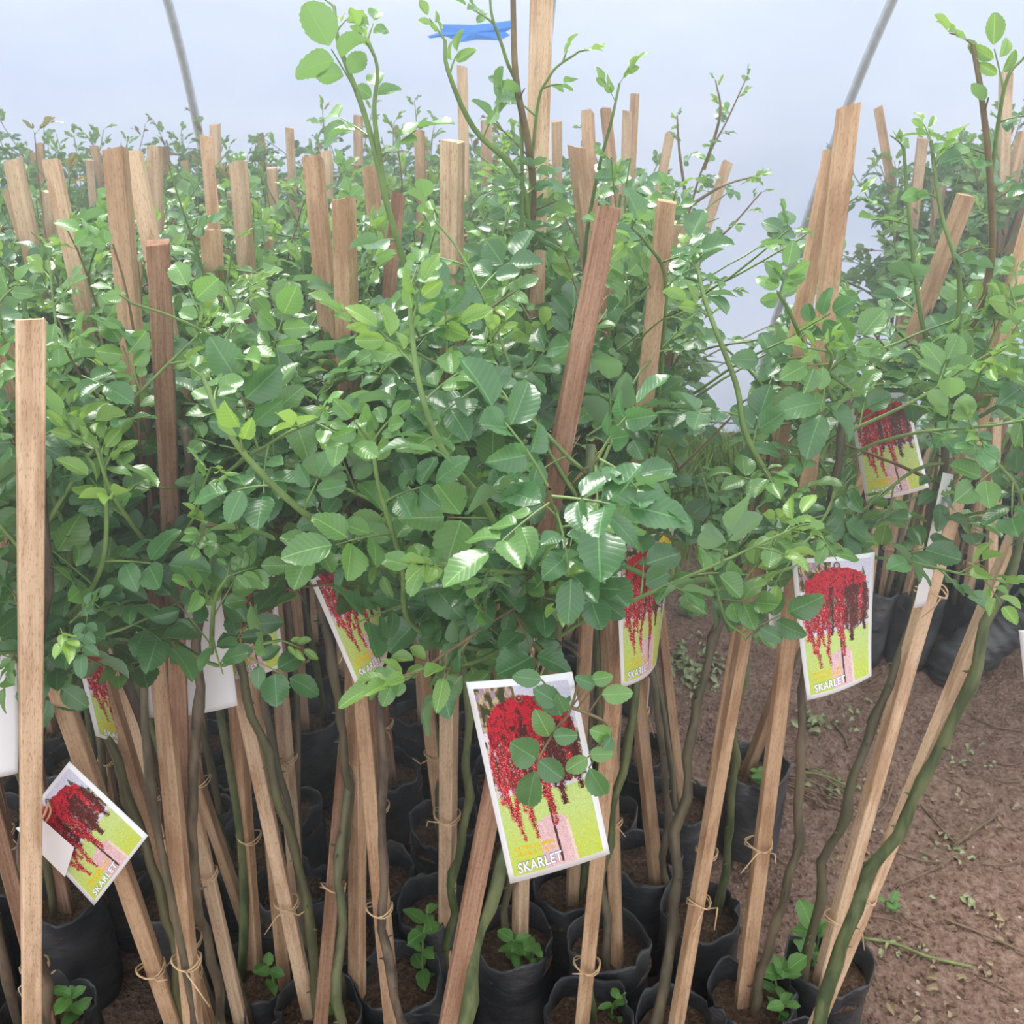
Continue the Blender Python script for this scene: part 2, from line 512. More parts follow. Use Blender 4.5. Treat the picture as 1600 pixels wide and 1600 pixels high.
def leaf_layout(rn, n_leaf, size, young=0.0):
    """a compound rose leaf along +X: petiole polyline and (matrix, length) of each leaflet"""
    pet = size * (1.0 if n_leaf == 3 else 1.5) * rn.uniform(0.85, 1.2)
    droop = rn.uniform(0.0, 0.35)
    def P(t):
        return Vector((pet * t, 0, -droop * pet * t * t))
    items = []
    Ln = size * rn.uniform(0.95, 1.25)
    def item(p, ang, L, tilt, pitch):
        M4 = Matrix.Translation(p) @ Matrix.Rotation(ang, 4, 'Z') @ Matrix.Rotation(pitch, 4, 'Y') @ Matrix.Rotation(tilt, 4, 'X') @ Matrix.Scale(L, 4)
        items.append(M4)
    j = lambda a: rn.uniform(-a, a)
    item(P(1.0) + Vector((0.004, 0, 0)), j(0.25), Ln, j(0.4), droop + j(0.35))
    pairs = {3: [0.72], 5: [0.78, 0.42], 7: [0.82, 0.55, 0.3]}[n_leaf]
    for q, t in enumerate(pairs):
        for s in (-1, 1):
            L = Ln * (0.92, 0.72, 0.58)[q] * rn.uniform(0.85, 1.1)
            fold = young * 0.9
            item(P(t) + Vector((0, s * 0.003, 0)), s * (R(62) - q * 0.05 - fold) + j(0.22), L, j(0.35) + s * young * -0.6, j(0.35) + 0.05)
    return [P(i / 4) for i in range(5)], items

COMPOUND = {}
def mk_compound(kind, seed):
    rn = random.Random(seed * 77 + 5)
    n = rn.choice((5, 5, 3, 7))
    young = 0.7 if kind in ('leaf_young', 'leaf_red') else 0.0
    pet, items = leaf_layout(rn, n, 1.0, young)
    V, F, UV = [], [], []
    for M4 in items:
        k = rn.randrange(6)
        v, f, uv = leaflet_mesh('', None, Wd=(0.74, 0.66, 0.80, 0.62, 0.72, 0.84)[k] * (0.72 if young else 1), fold=(0.16, 0.05, 0.26, 0.34, 0.1, 0.2)[k], curl=(0.12, 0.25, 0.05, 0.18, 0.32, -0.08)[k], n=6, teeth=False, seed=k, wave=0.03)
        b = len(V)
        V += [M4 @ Vector(p) for p in v]; UV += uv
        F += [tuple(b + i for i in q) for q in f]
    mb = MB(); mb.tube(pet, [0.03, 0.027, 0.024, 0.02, 0.016], 3, cap=False)
    b = len(V)
    V += mb.v; UV += [(0.5, 0.5)] * len(mb.v)
    nf = len(F)
    F += [tuple(b + i for i in q) for q in mb.f]
    me = bpy.data.meshes.new('compound_leaf')
    me.from_pydata([tuple(p) for p in V], [], F)
    ul = me.uv_layers.new(name='UVMap')
    vi = np.empty(len(me.loops), dtype=np.int32); me.loops.foreach_get('vertex_index', vi)
    ul.data.foreach_set('uv', np.asarray(UV, dtype=np.float32)[vi].ravel())
    me.materials.append(M[kind]); me.materials.append(M['shoot'])
    mi = np.zeros(len(F), dtype=np.int32); mi[nf:] = 1
    me.polygons.foreach_set('material_index', mi)
    me.polygons.foreach_set('use_smooth', np.ones(len(F), dtype=bool))
    me.update()
    return me
for kind in ('leaf', 'leaf_mid', 'leaf_young', 'leaf_red'):
    COMPOUND[kind] = [mk_compound(kind, s + 10 * len(kind)) for s in range(6)]

# ------------------------------------------------------------------ rose bushes
def frame(p, d, nrm):
    x = d.normalized()
    z = nrm - x * nrm.dot(x)
    if z.length < 1e-4: z = x.orthogonal()
    z.normalize()
    y = z.cross(x)
    m = Matrix((x, y, z)).transposed().to_4x4()
    m.translation = p
    return m

CLEAR = []      # stretches of stake that stand in front of the leaves: x0, y0, x1, y1, half width, distance
def project(p):
    dy, dz = p.y, p.z - CAM_H
    zc = dy * CP - dz * SP
    return 800 + FPX * p.x / zc, 800 - FPX * (dy * SP + dz * CP) / zc
def in_front_of_clear(p, margin):
    px, py = project(p)
    for (x0, y0, x1, y1, hw, Y) in CLEAR + CLEAR_BACK:
        if y0 - 5 < py < y1 and p.y < Y + 0.02:
            cx = x0 + (x1 - x0) * (py - y0) / (y1 - y0)
            if abs(px - cx) < hw + margin: return True
    return False
CLEAR += [(48, 499, 51, 1600, 20, .82), (247, 379, 266, 840, 17, .98), (951, 324, 860, 830, 18, .98), (1042, 314, 1005, 600, 16, 1.15), (846, 0, 838, 215, 14, 1.28),
          (1326, 166, 1300, 420, 16, 1.2), (1300, 236, 1290, 400, 12, 1.3), (537, 311, 541, 450, 14, 1.2), (707, 220, 712, 370, 16, 1.3), (182, 234, 200, 430, 15, 1.25),
          (207, 236, 232, 380, 11, 1.25), (489, 246, 503, 420, 12, 1.3), (901, 230, 915, 420, 12, 1.5), (1510, 305, 1420, 540, 12, 1.6), (322, 214, 332, 330, 11, 1.7), (242, 229, 248, 340, 10, 1.7),
          (17, 296, 46, 390, 11, 1.6), (720, 105, 724, 215, 8, 2.5), (622, 305, 622, 400, 10, 1.5), (1240, 880, 1255, 1085, 10, 1.05), (1300, 880, 1305, 1085, 60, 1.05),
          (750, 1055, 770, 1120, 40, .75), (770, 1120, 850, 1370, 65, .75), (890, 1200, 930, 1340, 30, .75), (90, 1220, 170, 1400, 70, .9), (1137, 254, 1100, 350, 9, 2.5), (1442, 216, 1425, 290, 12, 2.5),
          (1350, 640, 1385, 765, 28, 1.36), (1410, 620, 1440, 745, 16, 1.36), (985, 855, 990, 1050, 8, 1.1), (1020, 940, 1010, 1040, 16, 1.1), (500, 900, 545, 1060, 20, 1.02), (300, 1040, 300, 1110, 60, 1.03), (140, 1060, 185, 1170, 20, 1.0)]

def in_gap(p):
    px, py = project(p)
    if p.y < 1.3 and py > (1085 if px < 480 else 1062): return True
    if 685 < px < 810 and 25 < py < 75: return True
    if 150 < py < 600:
        return 1068 + max(0, (py - 350)) * 0.15 < px < 1200
    if 600 <= py < 870 and 1050 < px < 1195:
        return mnoise.noise((px * 0.02, py * 0.02, 0)) > -0.15
    return False

CLEAR_BACK = []
class Bush:
    def __init__(self, base, rn, label, group=None, fine=False, cap=290):
        self.base = Vector(base)
        self.e = empty('rose_bush', base)
        tag(self.e, label, 'rose bush', group)
        self.rn, self.fine, self.cap, self.count, self.extra = rn, fine, cap, 0, []
    def stem(self, pts, r0, r1, mat, thorns=True):
        mb = MB()
        n = len(pts)
        rad = [r0 + (r1 - r0) * i / (n - 1) for i in range(n)]
        rad = [r * self.rn.uniform(0.84, 1.08) * (1.22 if i % 5 == 2 else 1) for i, r in enumerate(rad)]
        mb.tube(pts, rad, 9 if self.fine else 6)
        if thorns:
            for _ in range(16 if self.fine else 5):
                i = self.rn.randrange(n - 1)
                p = pts[i].lerp(pts[i + 1], self.rn.random())
                a = self.rn.uniform(0, 2 * PI)
                d = Vector((math.cos(a), math.sin(a), self.rn.uniform(-0.3, 0.3)))
                mb.tube([p + d * rad[i] * 0.7, p + d * (rad[i] + 0.006)], [0.0028, 0.0006], 4, cap=False)
        mb.build('stem', mat, self.e, off=self.base)
    def shoot(self, pts, r0, r1, size, step=0.034, young_tail=3, mat=None, start=0.12, facing=None, density=1.0, red=False, tip_young=True, fresh=0.3, clear_all=False):
        """a leafy branch along pts; leaves are its own pieces"""
        rn = self.rn
        n = len(pts)
        mb = MB()
        acc = [0.0]
        for a, b in zip(pts, pts[1:]): acc.append(acc[-1] + (b - a).length)
        total = acc[-1]
        s, az, node = total * start, rn.uniform(0, 6.28), 0
        spots = []
        while s < total:
            spots.append(s)
            s += step * rn.uniform(0.8, 1.25) / density
        spots.append(total * 0.999)
        leaves = []
        for idx, s in enumerate(spots):
            i = max(k for k in range(n) if acc[k] <= s + 1e-9)
            i = min(i, n - 2)
            t = (s - acc[i]) / max(1e-6, acc[i + 1] - acc[i])
            p = pts[i].lerp(pts[i + 1], t)
            tan = (pts[i + 1] - pts[i]).normalized()
            az += 2.4 + rn.uniform(-0.4, 0.4)
            side = tan.orthogonal().normalized()
            out = Quaternion(tan, az) @ side
            last = len(spots) - idx
            yk = last <= young_tail
            d = (out + tan * (0.5 if not yk else 1.3) + Vector((0, 0, 0.12)))
            nrm = Vector((rn.uniform(-0.5, 0.5), rn.uniform(-0.65, 0.3), 1.0))
            if facing is not None:
                nrm = nrm * 0.55 + facing
            sz = size * 1.16 * rn.uniform(0.8, 1.2)
            kind = 'leaf'
            if rn.random() < fresh: kind = 'leaf_mid'
            if yk and tip_young:
                sz *= (0.5, 0.65, 0.8, 0.9)[min(last - 1, 3)]
                kind = 'leaf_red' if red and rn.random() < 0.6 else ('leaf_young' if rn.random() < 0.55 else 'leaf_mid')
            leaves.append((frame(p, d, nrm), kind, sz, s))
        todo = []
        if not clear_all:
            keep = []
            for it in leaves:
                c = it[0] @ Vector((it[2] * 1.1, 0, 0))
                if c.y < 0.64: continue
                if in_front_of_clear(c, 10) or (in_gap(c) and rn.random() < 0.9): continue
                keep.append(it)
            if len(keep) < 0.45 * len(leaves): return
            if keep[-1][3] < leaves[-1][3] - 1e-6:
                pts = [q for q, a_ in zip(pts, acc) if a_ < keep[-1][3] + 0.006]
                if len(pts) < 2: return
            leaves = keep
        n = len(pts)
        mb.tube(pts, [r0 + (r1 - r0) * i / (n - 1) for i in range(n)], 6 if self.fine else 4, cap=False)
        for M4, kind, sz, _s in leaves:
            if self.fine:
                nl = rn.choice((3, 5, 5, 5, 7)) if kind != 'leaf_young' else rn.choice((3, 5))
                pet, items = leaf_layout(rn, nl, sz, 0.5 if kind == 'leaf_young' else 0.0)
                mb.tube([M4 @ q for q in pet], [0.0013, 0.0012, 0.001, 0.0009, 0.0007], 4, cap=False)
                for m in items:
                    todo.append((rn.choice(LEAFLETS[kind]), M4 @ m))
            else:
                todo.append((rn.choice(COMPOUND[kind]), M4 @ Matrix.Scale(sz, 4)))
        br = mb.build('branch', mat or M['shoot'], self.e, off=self.base)
        sh = Matrix.Translation(-self.base)
        for me, m in todo:
            c = m @ Vector((0.5 if self.fine else 1.0, 0, 0))
            if not clear_all and in_front_of_clear(c, 13 if self.fine else 20): continue
            if self.count >= self.cap:
                self.extra.append((me, sh @ m)); continue
            o = bpy.data.objects.new('leaf', me)
            COL.objects.link(o)
            o.parent = br
            o.matrix_basis = sh @ m
            self.count += 1
    def spray(self, pts, leaves, Y):
        """a thin twig with single leaflets, each given by its base and tip"""
        mb = MB()
        mb.tube(pts, [.0017 - .0007 * i / (len(pts) - 1) for i in range(len(pts))], 5, cap=False)
        items = []
        for (bx, by), (tx, ty) in leaves:
            p, q = W(bx, by, Y), W(tx, ty, Y - .006)
            n = min(pts, key=lambda a: (a - p).length)
            mb.tube([n, (n + p) / 2 + Vector((0, -.001, .001)), p], .0008, 4, cap=False)
            L = max((q - p).length, .016)
            items.append((self.rn.choice(LEAFLETS['leaf'] + LEAFLETS['leaf_mid'][:2]), frame(p, q - p, Vector((self.rn.uniform(-.3, .3), -1, .5))) @ Matrix.Scale(L * 1.05, 4)))
        br = mb.build('branch', M['shoot_brown'], self.e, off=self.base)
        sh = Matrix.Translation(-self.base)
        for me, m in items:
            o = bpy.data.objects.new('leaf', me); COL.objects.link(o); o.parent = br; o.matrix_basis = sh @ m
            self.count += 1
    def finish(self):
        # leaves past the three hundred that are pieces of their own
        if not self.extra: return
        V, F, UV, MI, mats = [], [], [], [], []
        nb = 0
        for me, m in self.extra:
            n = len(me.vertices)
            co = np.empty(n * 3, dtype=np.float32); me.vertices.foreach_get('co', co)
            co = co.reshape(-1, 3) @ np.array(m.to_3x3()).T + np.array(m.translation)
            V += [tuple(c) for c in co]
            F += [tuple(nb + i for i in p.vertices) for p in me.polygons]
            if me.materials[0] not in mats: mats.append(me.materials[0])
            MI += [mats.index(me.materials[0])] * len(me.polygons)
            uv = np.empty(len(me.loops) * 2, dtype=np.float32); me.uv_layers[0].data.foreach_get('uv', uv)
            UV.append(uv)
            nb += n
        me = bpy.data.meshes.new('foliage')
        me.from_pydata(V, [], F)
        me.uv_layers.new(name='UVMap').data.foreach_set('uv', np.concatenate(UV))
        for mt in mats: me.materials.append(mt)
        me.polygons.foreach_set('material_index', MI)
        me.polygons.foreach_set('use_smooth', np.ones(len(F), dtype=bool))
        me.update()
        o = link('foliage', me, self.e)
        o['kind'] = 'stuff'
    def grow(self, p0, d0, length, droop=0.0, jit=0.12, step=0.03):
        rn = self.rn
        pts = [Vector(p0)]
        d = Vector(d0).normalized()
        for _ in range(max(3, int(length / step))):
            d = (d + Vector((rn.uniform(-jit, jit), rn.uniform(-jit, jit), rn.uniform(-jit, jit) - droop * step * 8))).normalized()
            pts.append(pts[-1] + d * step)
        return pts
    def crown(self, stem_pts, n, length, size, spread=1.0, bias=Vector((0, 0, 0)), zmin=0.86, zmax=1.3, droop=0.1, density=1.0, red=False, fresh=0.3):
        rn = self.rn
        cand = [p for p in stem_pts if zmin <= p.z <= zmax - 0.14] or [stem_pts[-1]]
        az = rn.uniform(0, 6.28)
        for k in range(n):
            p = cand[int((k + rn.random()) / n * len(cand)) % len(cand)]
            az += 2 * PI / n * 1.6 + rn.uniform(-0.4, 0.4)
            el = rn.uniform(0.15, 1.15)
            d = Vector((math.cos(az) * math.cos(el) * spread, math.sin(az) * math.cos(el) * spread, math.sin(el))) + bias
            L = length * rn.uniform(0.65, 1.2)
            if p.z + L * d.normalized().z > zmax + 0.12: L *= 0.7
            pts = self.grow(p, d, L, droop)
            m = M['shoot'] if rn.random() < 0.75 else M['shoot_brown']
            self.shoot(pts, 0.0026, 0.0011, size, density=density, mat=m, red=red, fresh=fresh)

# ------------------------------------------------------------------ stakes, bags
def stake(top, low, w, mat, label, group=None, rn=None, z_end=0.06, ties=1, roll=None, segs=9, fibre=False, thick=None):
    axis = (top - low).normalized()
    t = (top.z - z_end) / axis.z
    foot = top - axis * t
    L = (top - foot).length
    e = empty('wooden_stake', foot)
    q = Vector((0, 0, 1)).rotation_difference(axis)
    roll = rn.uniform(-0.5, 0.5) if roll is None else roll
    e.rotation_mode = 'QUATERNION'
    e.rotation_quaternion = q @ Quaternion((0, 0, 1), roll)
    tag(e, label, 'wooden stake', group)
    hx, hy = w / 2, (thick or w * rn.uniform(0.75, 1.05)) / 2
    ch = 0.12
    ring = [(-1, -1 + ch), (-1 + ch, -1), (1 - ch, -1), (1, -1 + ch), (1, 1 - ch), (1 - ch, 1), (-1 + ch, 1), (-1, 1 - ch)]
    V, F = [], []
    sl = (rn.uniform(-0.25, 0.25), rn.uniform(-0.25, 0.25))
    bow = Vector((rn.uniform(-1, 1), rn.uniform(-1, 1), 0)) * 0.004
    for i in range(segs + 1):
        f = i / segs
        cx = bow * math.sin(PI * f)
        jx, jy = rn.uniform(0.95, 1.05), rn.uniform(0.95, 1.05)
        for (a, b) in ring:
            z = L * f
            if i == segs: z += (a * hx * sl[0] + b * hy * sl[1]) + rn.uniform(-0.0012, 0.0012)
            V.append((cx.x + a * hx * jx, cx.y + b * hy * jy, z))
    n = 8
    for i in range(segs):
        for k in range(n):
            F.append((i * n + k, i * n + (k + 1) % n, (i + 1) * n + (k + 1) % n, (i + 1) * n + k))
    F.append(tuple(segs * n + k for k in range(n)))
    F.append(tuple(reversed(range(n))))
    mesh_obj('shaft', V, F, mat, e, smooth=False)
    for k in range(ties):
        z = (L * rn.uniform(0.18, 0.3), L * rn.uniform(0.5, 0.62))[k % 2]
        mb = MB()
        rr = max(hx, hy) * 1.45
        cx = rn.uniform(-0.004, 0.004)
        for tt in range(2):
            pts = [Vector((cx + math.cos(a) * rr * 1.25 , math.sin(a) * rr * 1.2, z + 0.004 * math.sin(a * 2 + tt) + tt * 0.003)) for a in [2 * PI * i / 14 for i in range(15)]]
            mb.tube(pts, 0.0012, 4, cap=False)
        for s in rn.choice(((-1, 1), (1,), (-1,), ())):
            p = Vector((s * 0.004, -rr * 1.2, z))
            ends = [p, p + Vector((s * 0.012 * rn.uniform(.4, 1.4), -0.008, rn.uniform(-.01, .008))), p + Vector((s * 0.02 * rn.uniform(.4, 1.8), -0.01, rn.uniform(-.045, .015)))]
            mb.tube(ends, [0.0013, 0.0012, 0.0009], 4)
        mb.build('raffia_tie', M['raffia'], e)
    if fibre:
        mb = MB()
        for k in range(26):
            z = L * rn.uniform(0.55, 0.97)
            p = Vector((hx, rn.uniform(-hy, hy), z))
            mb.tube([p, p + Vector((rn.uniform(0.002, 0.008), rn.uniform(-0.004, 0.004), rn.uniform(0.004, 0.02)))], [0.0007, 0.0002], 3, cap=False)
        p = Vector((hx, -hy * 0.5, L * 0.79))
        for k in range(4):
            mb.tube([p, p + Vector((0.012 + 0.004 * k, -0.004, 0.02 + 0.008 * k)), p + Vector((0.02 + 0.005 * k, -0.006, 0.03 + 0.01 * k))], [0.0009, 0.0007, 0.0003], 3)
        mb.build('torn_fibres', M['splinter'], e)['kind'] = 'stuff'
    return foot, e

BAG_R, BAG_H = 0.067, 0.215
def bag_mesh(seed):
    rn = random.Random(seed)
    n, V, F = 36, [], []
    prof = [(0.0, 0.0), (0.80, 0.0), (0.95, 0.008), (1.0, 0.03), (1.0, 0.06), (0.99, 0.09), (1.01, 0.12), (1.0, 0.15), (1.0, 0.175), (1.0, 0.195), (1.01, 0.213), (1.03, 0.228), (1.02, 0.236), (0.985, 0.232), (0.965, 0.215), (0.955, 0.185)]
    lean = (rn.uniform(-0.006, 0.006), rn.uniform(-0.006, 0.006))
    fold_a = [rn.uniform(0, 2 * PI) for _ in range(4)]
    for j, (r, z) in enumerate(prof):
        for k in range(n):
            a = 2 * PI * k / n
            ca, sa = math.cos(a), math.sin(a)
            w = 1 + 0.10 * mnoise.noise((ca * 1.3 + seed * 3, sa * 1.3, z * 8)) + 0.05 * mnoise.noise((ca * 4 + seed, sa * 4, z * 45)) + 0.02 * mnoise.noise((ca * 10 + seed, sa * 10, z * 80))
            zz = z
            if j >= 8:
                t = (j - 7) / 5.0
                for fa in fold_a:                       # creases pinched in at the mouth
                    d = math.atan2(math.sin(a - fa), math.cos(a - fa))
                    w -= min(t, 1) * 0.16 * math.exp(-(d / 0.16) ** 2) * (1 if j < 13 else 0.8)
                if j >= 10:
                    zz += 0.022 * mnoise.noise((ca * 1.4, sa * 1.4, seed * 2.7)) + 0.010 * mnoise.noise((ca * 4, sa * 4, seed))
            V.append((BAG_R * r * w * ca + lean[0] * z / 0.2, BAG_R * r * w * sa + lean[1] * z / 0.2, zz))
    for j in range(len(prof) - 1):
        for k in range(n):
            F.append((j * n + k, j * n + (k + 1) % n, (j + 1) * n + (k + 1) % n, (j + 1) * n + k))
    me = bpy.data.meshes.new('bag_skin')
    me.from_pydata(V, [], F); me.materials.append(M['bag'])
    me.polygons.foreach_set('use_smooth', np.ones(len(F), dtype=bool)); me.update()
    return me
def soil_mesh(seed):
    n, V, F = 18, [(0, 0, 0.2)], []
    rings = [0.2, 0.4, 0.6, 0.8, 0.985]
    for r in rings:
        for k in range(n):
            a = 2 * PI * k / n
            x, y = BAG_R * r * math.cos(a), BAG_R * r * math.sin(a)
            V.append((x, y, 0.2 + 0.012 * mnoise.noise((x * 40, y * 40, seed)) + 0.006 * mnoise.noise((x * 120, y * 120, seed)) - 0.008 * r))
    for k in range(n):
        F.append((0, 1 + k, 1 + (k + 1) % n))
    for j in range(len(rings) - 1):
        for k in range(n):
            F.append((1 + j * n + k, 1 + (j + 1) * n + k, 1 + (j + 1) * n + (k + 1) % n, 1 + j * n + (k + 1) % n))
    me = bpy.data.meshes.new('soil_top')
    me.from_pydata(V, [], F); me.materials.append(M['soil'])
    me.polygons.foreach_set('use_smooth', np.ones(len(F), dtype=bool)); me.update()
    return me
BAGS = [bag_mesh(s) for s in range(7)]
SOILS = [soil_mesh(s) for s in range(4)]
BAG_POS = []
def bag(x, y, rn, label, group=None, sc=1.0, tilt=None):
    e = empty('grow_bag', (x, y, ground_z(x, y)))
    e.rotation_euler = (0, 0, rn.uniform(0, 6.28)) if tilt is None else tilt
    e.scale = (sc, sc, sc * rn.uniform(0.95, 1.05))
    tag(e, label, 'grow bag', group)
    link('bag_skin', rn.choice(BAGS), e)
    link('soil', rn.choice(SOILS), e)
    BAG_POS.append((x, y))
    return e

# back stakes seen above the leaves
BACK = [  # top px, width px, lean dx per 100 px down
 (180, 234, 29, 9), (209, 395, 20, 12), (242, 229, 20, 2), (336, 194, 12, 2), (372, 254, 22, 8), (452, 200, 14, 5), (20, 249, 22, 22), (17, 296, 22, 32),
 (80, 250, 26, 22), (62, 224, 11, 12), (722, 104, 15, 2), (655, 204, 15, 3), (578, 262, 20, 11), (992, 148, 13, -4), (1047, 208, 14, -18),
 (1137, 254, 14, -34), (1372, 168, 12, 18), (1442, 216, 22, -12), (1572, 114, 16, -3), (510, 236, 15, 3), (425, 262, 14, 6), (980, 175, 14, -3), (760, 190, 14, 0),
 (870, 190, 15, 0), (1600, 205, 22, -25), (330, 360, 24, 6), (75, 300, 18, 5), (560, 180, 12, 0), (140, 250, 12, 8), (1596, 330, 24, -14), (1470, 290, 18, -14),
]
back_sites = []
BACK_LABEL = {0: 'broad pale stake, thicker of the leaning twins left of the bark-faced stake', 1: 'short pale stake poking up between the leaning twins and the bark-faced stake',
 2: 'slim tan stake just right of the leaning twins', 6: 'pale leaning stake behind a shorter leaning one at the end of the rows', 7: 'shorter pale leaning stake at the end of the rows',
 8: 'broad blurred stake left of the leaning twins', 10: 'slender stake rising above the broad pale one under the blue strip', 14: 'short leaning stake below the wispy dark shoots by the gap',
 15: 'thin reddish stake leaning into the gap between the two blocks', 16: 'thin bare stick slanting against the film right of the broad twin stakes', 17: 'tan stake leaning right of the broad twin stakes, across the aisle'}
for i, (x, y, wpx, lean) in enumerate(BACK):
    Y = 32.0 / wpx * 0.98
    Y = min(Y, 2.9)
    if x > 1340: Y = max(Y, 2.45)
    CLEAR_BACK.append((x, y, x + lean * 0.8, y + 70, wpx * 0.4, Y)); back_sites.append((x, y, Y, lean, BACK_LABEL.get(i)))

